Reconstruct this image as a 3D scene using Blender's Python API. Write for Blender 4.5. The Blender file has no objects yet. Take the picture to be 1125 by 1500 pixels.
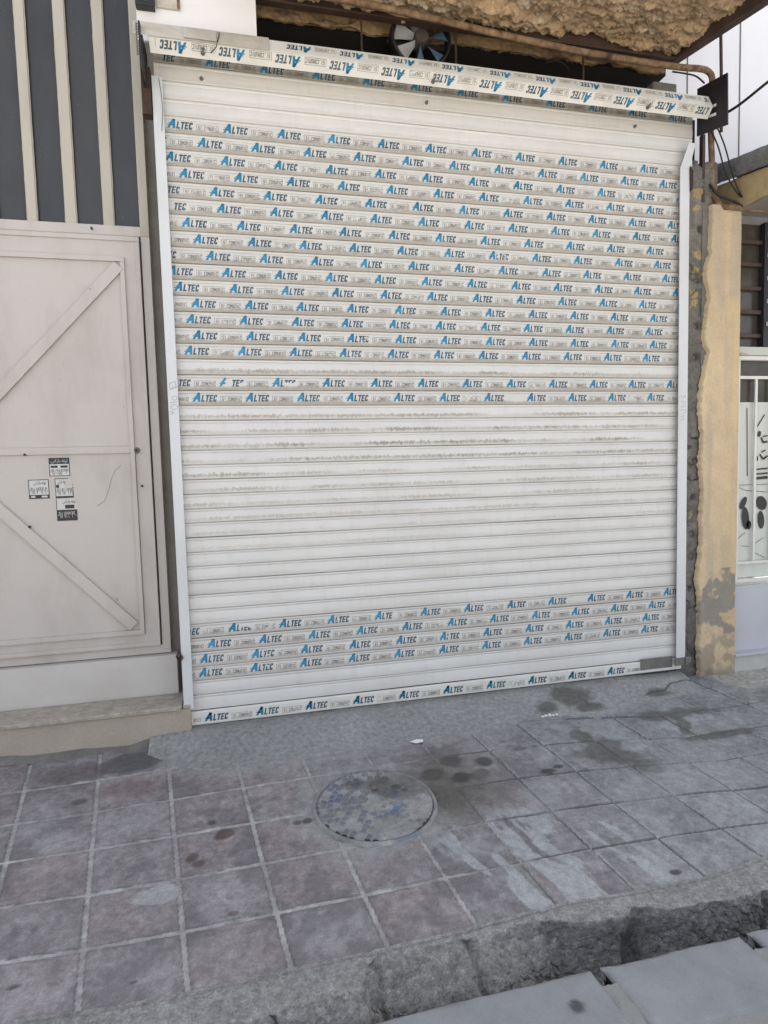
import bpy, bmesh, math, random
import numpy as np
from mathutils import Vector, Matrix

# ------------------------------------------------------------------ camera, world, sun, exposure
S = bpy.context.scene
COL = S.collection
CAM = np.array([0.2704, -3.3878, 1.3511]); YAW, PIT, ROL, FPX = 0.232116, -0.07401, -0.0266455, 911.237
def _axes():
    cy, sy, cp, sp = math.cos(YAW), math.sin(YAW), math.cos(PIT), math.sin(PIT)
    f = np.array([sy*cp, cy*cp, sp]); r = np.array([cy, -sy, 0.0]); u = np.cross(r, f)
    cr, sr = math.cos(ROL), math.sin(ROL)
    return cr*r+sr*u, -sr*r+cr*u, f
RX, UX, FX = _axes()
cd = bpy.data.cameras.new('camera'); cam = bpy.data.objects.new('camera', cd); COL.objects.link(cam)
cd.sensor_fit = 'VERTICAL'; cd.sensor_height = 24; cd.lens = FPX*24/1500; cd.clip_start = 0.05; cd.clip_end = 500
cam.matrix_world = Matrix(((RX[0], UX[0], -FX[0], CAM[0]), (RX[1], UX[1], -FX[1], CAM[1]), (RX[2], UX[2], -FX[2], CAM[2]), (0, 0, 0, 1)))
S.camera = cam
S.render.resolution_x, S.render.resolution_y = 768, 1024

SUN_EL, SUN_AZ = math.radians(58), math.radians(20)        # high sun behind the building, street front in open shade
W = bpy.data.worlds.new('World'); S.world = W; W.use_nodes = True
nt = W.node_tree; bg = nt.nodes['Background']
sky = nt.nodes.new('ShaderNodeTexSky'); sky.sky_type = 'NISHITA'; sky.sun_disc = False
sky.sun_elevation = SUN_EL; sky.sun_rotation = SUN_AZ; sky.dust_density = 4.0; sky.air_density = 1.0; sky.ozone_density = 1.0
hs = nt.nodes.new('ShaderNodeHueSaturation'); hs.inputs['Saturation'].default_value = 0.42
nt.links.new(sky.outputs[0], hs.inputs['Color']); nt.links.new(hs.outputs[0], bg.inputs[0]); bg.inputs[1].default_value = 0.15
sl = bpy.data.lights.new('sun', 'SUN'); sl.energy = 5.0; sl.angle = math.radians(0.5); sl.color = (1.0, 0.94, 0.85)
so = bpy.data.objects.new('sun', sl); COL.objects.link(so)
sdir = Vector((math.sin(SUN_AZ)*math.cos(SUN_EL), math.cos(SUN_AZ)*math.cos(SUN_EL), math.sin(SUN_EL)))
so.rotation_euler = (-sdir).to_track_quat('-Z', 'Y').to_euler()
S.view_settings.view_transform = 'Standard'; S.view_settings.look = 'None'
S.view_settings.exposure = 1.42; S.view_settings.gamma = 1.0

# ------------------------------------------------------------------ helpers
rng = np.random.default_rng(7); random.seed(7)
def ray(px, py): return FX+(px-562.5)/FPX*RX-(py-750)/FPX*UX
def at(px, py, n, d):
    n = np.array(n, float); R = ray(px, py); return CAM+(d-n@CAM)/(n@R)*R
def atY(px, py, y=0.0): return at(px, py, (0, 1, 0), y)
def gz(x, y): return -0.06+0.07*np.minimum(y, 0.0)
def atG(px, py): return at(px, py, (0, -0.07, 1), -0.06)

def lat(ix, iy, iz, seed):
    h = (ix.astype(np.int64)*374761393+iy.astype(np.int64)*668265263+iz.astype(np.int64)*2147483647+seed*974634777) & 0xFFFFFFFF
    h = ((h ^ (h >> 13))*1274126177) & 0xFFFFFFFF
    h = ((h ^ (h >> 16))*2246822519) & 0xFFFFFFFF
    return ((h ^ (h >> 15)) & 0xFFFFFF)/float(0xFFFFFF)*2-1
def vn(x, y, seed=0):
    x, y = np.broadcast_arrays(np.asarray(x, float), np.asarray(y, float))
    fx, fy = np.floor(x), np.floor(y); tx, ty = x-fx, y-fy
    tx = tx*tx*(3-2*tx); ty = ty*ty*(3-2*ty); z = np.zeros_like(fx)
    a = lat(fx, fy, z, seed); b = lat(fx+1, fy, z, seed); c = lat(fx, fy+1, z, seed); d = lat(fx+1, fy+1, z, seed)
    return (a*(1-tx)+b*tx)*(1-ty)+(c*(1-tx)+d*tx)*ty
def fbm(x, y, o=4, seed=0, g=0.5):
    s = 0; a = 1; t = 0
    for i in range(o):
        s = s+a*vn(np.asarray(x)*2**i, np.asarray(y)*2**i, seed+i*17); t += a; a *= g
    return s/t
def sstep(a, b, x): t = np.clip((x-a)/(b-a), 0, 1); return t*t*(3-2*t)
def mixc(c, d, m): m = np.asarray(m)[..., None]; return c*(1-m)+np.array(d)*m

def root_loc(p):
    l = Vector((0, 0, 0))
    while p is not None: l += p.location; p = p.parent
    return l
def link(name, me, mats, parent=None, smooth=False):
    o = bpy.data.objects.new(name, me); COL.objects.link(o)
    for m in (mats if isinstance(mats, (list, tuple)) else [mats]): me.materials.append(m)
    if parent is not None:
        o.parent = parent
        l = root_loc(parent)
        n = len(me.vertices); co = np.empty(n*3, np.float32); me.vertices.foreach_get('co', co)
        co = co.reshape(-1, 3)-np.array(l, np.float32); me.vertices.foreach_set('co', co.ravel())
    if smooth: me.polygons.foreach_set('use_smooth', [True]*len(me.polygons))
    me.update(); return o
class MB:
    def __init__(s): s.v = []; s.f = []; s.m = []
    def poly(s, pts, mi=0):
        b = len(s.v); s.v += [tuple(map(float, p)) for p in pts]; s.f.append(tuple(range(b, b+len(pts)))); s.m.append(mi); return s
    def box(s, x0, x1, y0, y1, z0, z1, mi=0):
        return s.hexa([(x0,y0,z0),(x1,y0,z0),(x1,y1,z0),(x0,y1,z0),(x0,y0,z1),(x1,y0,z1),(x1,y1,z1),(x0,y1,z1)], mi)
    def hexa(s, p, mi=0):
        b = len(s.v); s.v += [tuple(map(float, q)) for q in p]
        for f in ((0,3,2,1),(4,5,6,7),(0,1,5,4),(1,2,6,5),(2,3,7,6),(3,0,4,7)): s.f.append(tuple(b+i for i in f)); s.m.append(mi)
        return s
    def prism(s, pts, off, mi=0):                         # closed outline extruded by off
        n = len(pts); b = len(s.v); o = np.array(off, float)
        s.v += [tuple(map(float, p)) for p in pts]+[tuple(np.array(p, float)+o) for p in pts]
        s.f.append(tuple(range(b, b+n))[::-1]); s.f.append(tuple(range(b+n, b+2*n))); s.m += [mi, mi]
        for i in range(n): s.f.append((b+i, b+(i+1)%n, b+n+(i+1)%n, b+n+i)); s.m.append(mi)
        return s
    def tube(s, pts, r, n=10, mi=0, caps=True):
        pts = [Vector(p) for p in pts]; rings = []; up = None
        for i, p in enumerate(pts):
            d = ((pts[min(i+1, len(pts)-1)]-p).normalized()+(p-pts[max(i-1, 0)]).normalized()).normalized()
            if up is None: up = Vector((0, 0, 1)) if abs(d.z) < .9 else Vector((1, 0, 0))
            a = d.cross(up).normalized(); c = a.cross(d).normalized(); up = c
            rr = r[i] if isinstance(r, (list, tuple)) else r
            b = len(s.v); rings.append(b)
            for k in range(n):
                t = 2*math.pi*k/n; s.v.append(tuple(p+a*(rr*math.cos(t))+c*(rr*math.sin(t))))
        for i in range(len(rings)-1):
            for k in range(n):
                s.f.append((rings[i]+k, rings[i]+(k+1)%n, rings[i+1]+(k+1)%n, rings[i+1]+k)); s.m.append(mi)
        if caps:
            s.f.append(tuple(rings[0]+k for k in range(n))[::-1]); s.f.append(tuple(rings[-1]+k for k in range(n))); s.m += [mi, mi]
        return s
    def build(s, name, mats, parent=None, bevel=0, smooth=False):
        me = bpy.data.meshes.new(name); me.from_pydata(s.v, [], s.f); me.polygons.foreach_set('material_index', s.m)
        bm = bmesh.new(); bm.from_mesh(me)
        if smooth or bevel: bmesh.ops.recalc_face_normals(bm, faces=bm.faces)
        bm.to_mesh(me); bm.free()
        o = link(name, me, mats, parent, smooth)
        if bevel:
            b = o.modifiers.new('bevel', 'BEVEL'); b.width = bevel; b.segments = 2; b.limit_method = 'ANGLE'; b.angle_limit = 0.6
        return o
def grid(name, P, mat, cols=None, parent=None, smooth=True, floats=None):
    n, m = P.shape[:2]; me = bpy.data.meshes.new(name)
    idx = np.arange(n*m).reshape(n, m)
    q = np.stack([idx[:-1, :-1], idx[1:, :-1], idx[1:, 1:], idx[:-1, 1:]], -1).reshape(-1, 4)
    me.vertices.add(n*m); me.vertices.foreach_set('co', P.astype(np.float32).ravel())
    me.loops.add(q.size); me.loops.foreach_set('vertex_index', q.ravel().astype(np.int32))
    me.polygons.add(len(q)); me.polygons.foreach_set('loop_start', np.arange(0, q.size, 4, dtype=np.int32))
    me.update(calc_edges=True)
    if cols is not None:
        a = me.color_attributes.new('col', 'FLOAT_COLOR', 'POINT')
        c = np.ones((n*m, 4), np.float32); c[:, :3] = cols.reshape(-1, 3); a.data.foreach_set('color', c.ravel())
    for k, arr in (floats or {}).items():
        a = me.attributes.new(k, 'FLOAT', 'POINT'); a.data.foreach_set('value', np.broadcast_to(arr, (n, m)).astype(np.float32).ravel())
    return link(name, me, mat, parent, smooth)
def tag(o, label=None, cat=None, group=None, kind=None):
    for k, v in (('label', label), ('category', cat), ('group', group), ('kind', kind)):
        if v: o[k] = v
    return o
def thing(name, loc, label, cat, group=None):
    o = bpy.data.objects.new(name, None); COL.objects.link(o); o.location = loc; o.empty_display_size = .1
    return tag(o, label, cat, group)

# ------------------------------------------------------------------ materials
class NT:
    def __init__(s, name):
        s.m = bpy.data.materials.new(name); s.m.use_nodes = True; s.t = s.m.node_tree; s.b = s.t.nodes['Principled BSDF']
        s.out = s.t.nodes['Material Output']
        s.tc = s.n('ShaderNodeTexCoord').outputs['Object']
    def n(s, typ, **kw):
        o = s.t.nodes.new(typ)
        for k, v in kw.items():
            if k.startswith('_'): setattr(o, k[1:], v)
            else: o.inputs[k.replace('__', ' ')].default_value = v
        return o
    def l(s, a, b): s.t.links.new(a, b)
    def noise(s, scale, detail=4, rough=.55, vec=None, stretch=None, dist=0):
        o = s.n('ShaderNodeTexNoise', Scale=scale, Detail=detail, Roughness=rough, Distortion=dist)
        v = vec or s.tc
        if stretch:
            mp = s.n('ShaderNodeMapping'); mp.inputs['Scale'].default_value = stretch; s.l(v, mp.inputs[0]); v = mp.outputs[0]
        s.l(v, o.inputs['Vector']); return o.outputs[0]
    def ramp(s, fac, a, b, ca=(0, 0, 0), cb=(1, 1, 1)):
        r = s.n('ShaderNodeValToRGB'); e = r.color_ramp.elements
        e[0].position, e[1].position = a, b; e[0].color = (*ca, 1); e[1].color = (*cb, 1); s.l(fac, r.inputs[0]); return r.outputs[0]
    def mix(s, fac, a, b, mode='MIX'):
        o = s.n('ShaderNodeMix', _data_type='RGBA', _blend_type=mode)
        for sock, v in ((o.inputs[0], fac), (o.inputs[6], a), (o.inputs[7], b)):
            if isinstance(v, (int, float)): sock.default_value = v
            elif isinstance(v, tuple): sock.default_value = (*v, 1)
            else: s.l(v, sock)
        return o.outputs[2]
    def math(s, op, a, b=0.0, clamp=False):
        o = s.n('ShaderNodeMath', _operation=op, _use_clamp=clamp)
        for i, v in enumerate((a, b)):
            if isinstance(v, (int, float)): o.inputs[i].default_value = v
            else: s.l(v, o.inputs[i])
        return o.outputs[0]
    def attr(s, name, fac=False):
        o = s.n('ShaderNodeAttribute', _attribute_name=name); return o.outputs['Fac' if fac else 'Color']
    def bump(s, h, strength=.3, dist=.01):
        o = s.n('ShaderNodeBump', Strength=strength, Distance=dist); s.l(h, o.inputs['Height']); s.l(o.outputs[0], s.b.inputs['Normal'])
    def done(s, color=None, rough=.6, metal=0, spec=None):
        if color is not None:
            if isinstance(color, tuple): s.b.inputs['Base Color'].default_value = (*color, 1)
            else: s.l(color, s.b.inputs['Base Color'])
        if isinstance(rough, (int, float)): s.b.inputs['Roughness'].default_value = rough
        else: s.l(rough, s.b.inputs['Roughness'])
        s.b.inputs['Metallic'].default_value = metal
        if spec is not None: s.b.inputs['Specular IOR Level'].default_value = spec
        return s.m
def paint(name, c, dirt=(.3, .26, .2), amount=.35, rough=.45, scale=6, rust=None, bump=.05, streak=(1, 1, .25), fine=60):
    s = NT(name)
    n1 = s.noise(scale, 6, .65, stretch=streak); n2 = s.noise(fine, 4, .6)
    k = s.ramp(n1, .48, .78); k = s.math('MULTIPLY', k, amount)
    col = s.mix(k, c, dirt)
    sp = s.ramp(n2, .66, .74); col = s.mix(s.math('MULTIPLY', sp, amount*.8), col, dirt)
    if rust:
        n3 = s.noise(scale*2.3, 8, .7); col = s.mix(s.ramp(n3, rust, rust+.05), col, (.09, .035, .015))
    s.bump(s.noise(scale*1.3, 5, .6), bump, .02)
    return s.done(col, rough)
def rough_mat(name, c, c2, scale=8, bump=.5, fine=90, rough=.9, dist=.01, stain=None):
    s = NT(name)
    n1 = s.noise(scale, 7, .65); n2 = s.noise(fine, 5, .7)
    col = s.mix(s.ramp(n1, .3, .7), c, c2)
    col = s.mix(.5, col, s.ramp(n2, .25, .75, (.55, .55, .55), (1, 1, 1)), 'MULTIPLY')
    if stain: col = s.mix(s.ramp(s.noise(scale*.4, 5, .6), .55, .7), col, stain)
    s.bump(s.math('ADD', s.math('MULTIPLY', n1, .6), n2), bump, dist)
    return s.done(col, rough)
def vcol_mat(name, fine=120, var=.25, bump=.4, dist=.004, rough=.85, mid=18, spec=None, specks=0, scratch=0):
    s = NT(name); c = s.attr('col')
    n2 = s.noise(fine, 5, .7); n1 = s.noise(mid, 6, .65)
    c = s.mix(1.0, c, s.ramp(n2, .25, .75, (1-var,)*3, (1+var,)*3), 'MULTIPLY')
    c = s.mix(1.0, c, s.ramp(n1, .3, .7, (1-var,)*3, (1+var*.8,)*3), 'MULTIPLY')
    if specks:
        n3 = s.noise(fine*1.7, 3, .6); c = s.mix(s.math('MULTIPLY', s.ramp(n3, .66, .70), specks), c, (.50, .49, .47)); c = s.mix(s.math('MULTIPLY', s.ramp(n3, .36, .32), specks*.8), c, (.09, .088, .085))
    if scratch:
        for st, th in (((4, 30, 4), .60), ((26, 3.5, 4), .62)):
            n4 = s.noise(3, 6, .7, stretch=st); c = s.mix(s.math('MULTIPLY', s.ramp(n4, th, th+.1), scratch), c, (.33, .33, .34))
    s.bump(s.math('ADD', s.math('MULTIPLY', n1, .8), n2), bump, dist)
    return s.done(c, rough, spec=spec)

WHITE = (.69, .676, .65)
def curtain_mat():
    s = NT('shutter_slat_paint')
    v = s.attr('v', True); r = s.attr('row', True); dirt = s.attr('dirt', True); res = s.attr('resid', True); film = s.attr('film', True)
    cx = s.n('ShaderNodeCombineXYZ'); sx = s.n('ShaderNodeSeparateXYZ'); s.l(s.tc, sx.inputs[0])
    s.l(sx.outputs['X'], cx.inputs['X']); s.l(sx.outputs['Z'], cx.inputs['Z']); s.l(s.math('MULTIPLY', r, 37.0), cx.inputs['Y'])
    vec = cx.outputs[0]
    n1 = s.noise(9, 6, .65, vec, (1, 1, .6)); n2 = s.noise(55, 5, .7, vec, (1, 1, 2.5)); n3 = s.noise(2.2, 3, .5, vec)
    base = s.mix(s.ramp(n3, .35, .7), WHITE, (.63, .613, .585))
    # film tint
    base = s.mix(s.math('MULTIPLY', film, .35), base, (.555, .535, .495))
    drip = s.ramp(s.noise(5, 5, .65, vec, (3.5, 1, .22)), .52, .75); base = s.mix(s.math('MULTIPLY', drip, .28), base, (.50, .465, .41))
    # dust clinging to the lower part of each slat, ragged upper edge
    edge = s.math('SUBTRACT', .34, s.math('ADD', v, s.math('MULTIPLY', s.math('SUBTRACT', n1, .5), .55)))
    band = s.ramp(edge, .0, .16)
    k = s.math('MULTIPLY', s.math('MULTIPLY', band, dirt), s.math('ADD', .45, n2), True)
    base = s.mix(k, base, (.34, .30, .245))
    # ragged glue residue rows
    w = s.math('SUBTRACT', .17, s.math('ABSOLUTE', s.math('SUBTRACT', v, .27)))
    zig = s.noise(75, 5, .75, vec, (1.0, 1, .55), .6)
    kk = s.ramp(s.math('ADD', s.math('MULTIPLY', w, 1.3), s.math('SUBTRACT', zig, .50)), .06, .17)
    patch = s.ramp(s.noise(3.0, 3, .5, vec, (1, 1, .3)), .35, .6)
    base = s.mix(s.math('MULTIPLY', s.math('MULTIPLY', kk, patch), res, True), base, (.31, .28, .24))
    # dark line of grime in the joint
    base = s.mix(s.math('MULTIPLY', s.math('GREATER_THAN', v, .970), s.math('ADD', .30, s.math('MULTIPLY', dirt, .45))), base, (.15, .125, .105))
    ln = s.math('MULTIPLY', s.math('GREATER_THAN', v, .775), s.math('LESS_THAN', v, .815)); base = s.mix(s.math('MULTIPLY', s.math('MULTIPLY', ln, s.math('ADD', .15, s.math('MULTIPLY', dirt, .4))), s.ramp(n1, .3, .6)), base, (.34, .30, .25))
    base = s.mix(s.math('MULTIPLY', s.ramp(s.noise(140, 3, .6, vec), .70, .76), .5), base, (.3, .26, .22))
    s.bump(s.math('ADD', s.noise(14, 4, .6, vec, (.4, 1, 2)), s.math('MULTIPLY', film, s.math('MULTIPLY', s.noise(26, 5, .6, vec, (1, 1, 1.6), 1.2), .9))), .2, .01)
    return s.done(base, .36)
M_CURT = curtain_mat()
def ink(name, c, thr):
    s = NT(name); tr = s.n('ShaderNodeBsdfTransparent'); mx = s.n('ShaderNodeMixShader')
    n = s.math('ADD', s.math('MULTIPLY', s.noise(70, 4, .7), .65), s.math('MULTIPLY', s.noise(5, 2, .5), .35))
    s.l(s.ramp(n, thr, thr+.04), mx.inputs[0]); s.l(s.b.outputs[0], mx.inputs[1]); s.l(tr.outputs[0], mx.inputs[2]); s.l(mx.outputs[0], s.out.inputs[0])
    return s.done(s.mix(s.ramp(s.noise(9, 3), .35, .65), c, tuple(min(1, q*1.5+.02) for q in c)), .5)
M_BLUE = ink('print_blue', (.006, .155, .275), .63)
M_SLATE = ink('print_slate', (.040, .072, .098), .60)
M_SMALL = ink('print_small', (.16, .145, .125), .555)
M_RAIL = paint('rail_white_paint', (.63, .64, .65), (.33, .30, .26), .25, .4, 5)
M_GATE = paint('gate_cream_paint', (.515, .472, .440), (.30, .265, .225), .5, .45, 3.0, streak=(1.2, 1, .5), bump=.2, rust=.69)
M_BAR_SHADE = paint('gate_bar_paint_and_shade', (.47, .43, .36), (.28, .24, .19), .5, .5, 9)
M_BOARD = paint('white_board', (.80, .78, .78), (.6, .55, .5), .12, .5, 3)
M_CONC = rough_mat('concrete', (.24, .24, .235), (.30, .30, .29), 7, .35, 160, .9, .006)
M_SLAB = rough_mat('slab_concrete', (.225, .23, .24), (.29, .295, .30), 5, .3, 120, .85, .006)
M_MORT = rough_mat('mortar_grey', (.17, .16, .145), (.26, .245, .22), 12, .9, 80, .95, .012)
M_BROWNW = rough_mat('brown_masonry', (.20, .125, .065), (.32, .21, .11), 9, 1.0, 60, .95, .03)
M_RUST = rough_mat('rusty_pipe', (.085, .032, .016), (.40, .27, .16), 17, .8, 60, .85, .008, stain=(.05, .022, .014))
M_STEEL = rough_mat('brown_steel', (.045, .025, .018), (.085, .05, .036), 9, .3, 90, .6, .004)
M_RUSTD = rough_mat('dark_rust', (.032, .017, .012), (.075, .038, .022), 20, .5, 90, .85, .004)
M_BLACK = rough_mat('black_iron', (.012, .011, .012), (.028, .026, .028), 9, .2, 90, .55, .003)
M_CABLE = NT('black_cable').done((.012, .012, .012), .5)
M_SHADE = NT('hollow_shade').done((.02, .017, .014), .95)  # near-black colour stands in for shade inside the hollow
M_BOLT = rough_mat('dull_bolt', (.12, .11, .10), (.2, .18, .16), 40, .3, 90, .5, .002)
M_SILL = rough_mat('travertine_sill', (.30, .265, .21), (.52, .47, .395), 26, .35, 60, .7, .004)
M_PLINTH = rough_mat('plinth_render', (.40, .345, .28), (.47, .41, .335), 4, .25, 90, .85, .004)
M_JAMB = rough_mat('jamb_render', (.22, .20, .17), (.31, .285, .25), 5, .4, 60, .85, .006)
M_PAVE = vcol_mat('paving', 150, .30, .45, .003, .8, 26, specks=.45, scratch=.35)
M_RAMP = vcol_mat('ramp_cement', 230, .36, .6, .003, .9, 40, specks=.38)
M_SLABV = vcol_mat('slab_cement', 220, .14, .3, .002, .85, 9, specks=.4, scratch=.25)
M_KERB = vcol_mat('broken_kerb', 140, .45, 1.0, .010, .95, 45, specks=.5)
M_PLAST = vcol_mat('ochre_plaster', 60, .10, .45, .006, .85, 9)
M_PIER = vcol_mat('pier_mortar', 90, .3, .9, .01, .95, 25)
M_MUD = vcol_mat('mud_plaster', 60, .22, .8, .012, .95, 20)
M_STONE = rough_mat('light_step_stone', (.50, .49, .47), (.58, .57, .55), 20, .1, 120, .5, .002)
def pane_mat():
    s = NT('dusty_reflection_glass'); n = s.noise(3.2, 6, .65, stretch=(1, 1, .4)); sx = s.n('ShaderNodeSeparateXYZ'); s.l(s.tc, sx.inputs[0])
    col = s.mix(s.ramp(n, .35, .7), (.036, .037, .040), (.064, .060, .055))  # cool and warm smears in the colour stand for reflections
    col = s.mix(s.ramp(s.noise(45, 5, .7), .68, .78), col, (.16, .16, .16))
    s.b.inputs['IOR'].default_value = 1.5
    return s.done(col, s.ramp(s.noise(6, 4), .3, .7, (.12,)*3, (.3,)*3))
M_PANE = pane_mat()

# ------------------------------------------------------------------ ground: pavement
NODE = {(1,2):(-.348,-.825),(1,3):(-.309,-1.083),(1,4):(-.268,-1.344),(1,5):(-.229,-1.58),(2,0):(-.115,-.305),(2,1):(-.069,-.567),(2,2):(-.029,-.83),(2,3):(.005,-1.094),(2,4):(.041,-1.35),(2,5):(.076,-1.593),(3,1):(.248,-.557),(3,2):(.28,-.833),(3,3):(.312,-1.091),(3,4):(.339,-1.346),(3,5):(.377,-1.584),(4,1):(.546,-.553),(4,3):(.612,-1.077),(4,4):(.647,-1.331),(4,5):(.681,-1.582),(5,4):(.945,-1.324),(5,5):(.984,-1.57),(6,4):(1.246,-1.316),(6,5):(1.288,-1.551),(7,1):(1.459,-.529),(7,3):(1.531,-1.048),(7,4):(1.552,-1.324),(7,5):(1.582,-1.564),(8,1):(1.758,-.565),(8,2):(1.786,-.819),(8,3):(1.813,-1.08),(8,4):(1.848,-1.325),(8,5):(1.872,-1.566),(9,1):(2.02,-.597),(9,2):(2.056,-.865),(9,3):(2.105,-1.119),(9,4):(2.132,-1.341),(10,3):(2.376,-1.098),(1,0):(-.408,-.332)}
def basis(x, y): return np.stack([np.ones_like(x), x, y, x*y, x*x, y*y, x*x*x, x*x*y], -1)
_k = np.array(list(NODE.keys()), float); _p = np.array(list(NODE.values()))
CI = np.linalg.lstsq(basis(_p[:, 0], _p[:, 1]), _k, rcond=None)[0]
def tile_ij(x, y):
    xc = np.clip(x, -.75, 2.5); ij = basis(xc, y)@CI
    i = ij[..., 0]+(x-xc)/.285; j = ij[..., 1]
    return i, j
KX = np.array([-9, -.43, -.229, .076, .377, .681, .984, 1.288, 1.582, 1.872, 2.17, 3.0, 12]); KY = np.array([-1.56, -1.56, -1.58, -1.593, -1.584, -1.582, -1.57, -1.551, -1.564, -1.566, -1.53, -1.50, -1.40])
def kerb_y(x): return np.interp(x, KX, KY)
def build_pavement():
    xs = np.concatenate([np.arange(-7, -1.0, .08), np.arange(-1.0, 3.75, .0043), np.arange(3.75, 9, .08)])
    v = np.concatenate([np.linspace(0, .86, 390), np.linspace(.865, 1, 12)])
    X = xs[:, None]+0*v; y0 = kerb_y(xs)[:, None]; Y = y0+(.3-y0)*v
    Z = gz(X, Y)
    I, J = tile_ij(X, Y)
    I = I+.004*fbm(X*4, Y*4, 3, 3); J = J+.004*fbm(X*5, Y*5, 3, 5)
    fi, fj = I-np.round(I), J-np.round(J)
    d = np.minimum(np.abs(fi)*.30, np.abs(fj)*.26)+.0012*fbm(X*60, Y*60, 3, 9)+.006*np.clip(fbm(X*13, Y*13, 3, 10)-.38, 0, 1)
    jw = .0083-.005*sstep(.6, 1.6, X)
    joint = 1-sstep(jw*.9, jw*1.15, d)
    groove = 1-sstep(jw*.9, jw*1.8, d)
    ti, tj = np.floor(I), np.floor(J)
    r1 = lat(ti, tj, 0*ti, 11); r2 = lat(ti, tj, 0*ti, 12); r3 = lat(ti, tj, 0*ti, 13)
    Z = Z+r3*.0035*(1-groove)-.0045*groove+.0028*joint*(.3+fbm(X*40, Y*40, 3, 2))+.003*fbm(X*4, Y*4, 4, 21)+.0012*fbm(X*60, Y*60, 2, 31)
    right = sstep(.9, 2.2, X+.25*fbm(X*2, Y*2, 3, 4))
    a = np.array([.196, .183, .188]); b = np.array([.214, .186, .188]); c = np.array([.222, .226, .236])
    col = a+(b-a)*(np.clip(r1*.6+.5, 0, 1))[..., None]+r2[..., None]*.018
    col = mixc(col, c, right*.85)
    n = fbm(X*6, Y*6, 6, 41, .6); col = col*(1+.42*n+.34*fbm(X*60, Y*60, 3, 43, .7))[..., None]
    col = mixc(col, (.29, .285, .29), sstep(.12, .40, fbm(X*4.2, Y*4.2, 6, 47, .62))*.5)
    col = mixc(col, (.10, .092, .10), sstep(.08, .40, fbm(X*4+9, Y*4, 6, 53, .62))*.65*(1-right*.6))
    # diagonal lime scuffs on the tiles right of the cover
    uu = (X*.55+Y*.85); ww = (X*.85-Y*.55)
    sw = X+.28*Y+.03*fbm(X*4, Y*4, 2, 62); sc = sstep(.04, .15, fbm(sw*19, Y*5.5+3, 5, 61)-.06+.25*fbm(X*3, Y*3, 2, 64)); reg = sstep(.85, 1.1, X)*(1-sstep(1.65, 2.0, X))*(1-sstep(-.98, -.8, Y))
    col = mixc(col, (.34, .35, .355), sc*reg*.75)
    sc2 = sstep(.08, .25, fbm(uu*3+4, ww*7, 6, 67, .6)); col = mixc(col, (.31, .315, .325), sc2*right*.55)
    jc = np.array([.315, .31, .30])*(1+.40*fbm(X*25, Y*25, 3, 71))[..., None]
    jk = joint*(.45+.5*sstep(-.45, .1, fbm(X*5, Y*5, 4, 73))); col = col*(1-jk[..., None])+jc*jk[..., None]
    gline = groove*(1-joint); col = col*(1-.55*gline*(1-.35*sstep(.6, 1.6, X)))[..., None]
    si = np.where(np.abs(fi)*.30 < np.abs(fj)*.26, fi*.30, fj*.26)+.0015*fbm(X*25, Y*25, 3, 19)
    dl = (1-sstep(.0035, .0065, np.abs(si+.003)))*sstep(.8, 1.5, X)*sstep(-.7, -.25, fbm(X*2.5, Y*2.5, 3, 91)); col = mixc(col, (.045, .043, .043), dl*.85); Z = Z-.004*dl
    ll = (1-sstep(.003, .006, np.abs(si-.0075)))*sstep(.8, 1.5, X); col = mixc(col, (.36, .36, .36), ll*.5)
    inner = sstep(.02, .07, d); col = col*(1-.16*(1-inner)*(1-joint)*(.5+.8*fbm(X*7, Y*7, 3, 93)))[..., None]
    # cement wash round the iron cover and along the ramp foot
    dm = np.hypot((X-.80), (Y+.83)); col = mixc(col, (.25, .25, .245), (1-sstep(.26, .42, dm+.09*fbm(X*9, Y*9, 3, 8)))*.75)
    fr = np.interp(X, RFX, RFY); col = mixc(col, (.25, .25, .24), (1-sstep(.0, .09, np.abs(fr-Y)+.05*fbm(X*12, Y*12, 3, 18)))*.6*(X > -.2)*(X < 2.0))
    # specific tiles and stains of the place
    def blob(px, py, rx, ry, c, k=1., soft=.25, nz=.45, f=14):
        nonlocal col
        p = atG(px, py); q1 = atG(px+rx, py); q2 = atG(px, py+ry)
        ax = abs(q1[0]-p[0]); ay = abs(q2[1]-p[1])
        dx, dy = X-p[0]-(Y-p[1])*.1, Y-p[1]
        dd = np.sqrt((dx/ax)**2+(dy/ay)**2)+nz*fbm(X*f+px, Y*f+py, 4, int(px) % 97)
        col = mixc(col, c, (1-sstep(1-soft, 1+soft, dd))*k)
    BR = (.042, .033, .027); DK = (.02, .019, .019)
    blob(195, 1118, 45, 15, (.05, .05, .056), .8, .15, .25)
    blob(110, 1133, 50, 12, (.085, .065, .066), .7, .4); blob(190, 1155, 45, 14, (.12, .075, .075), .6, .5)
    blob(236, 1308, 32, 17, (.30, .305, .30), .9, .08, .55, 12)
    blob(665, 1148, 85, 46, (.075, .065, .052), .82, .7, .5, 8); blob(640, 1170, 44, 24, (.055, .048, .038), .7, .6)
    blob(590, 1140, 60, 12, (.06, .055, .05), .5, .5)
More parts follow.
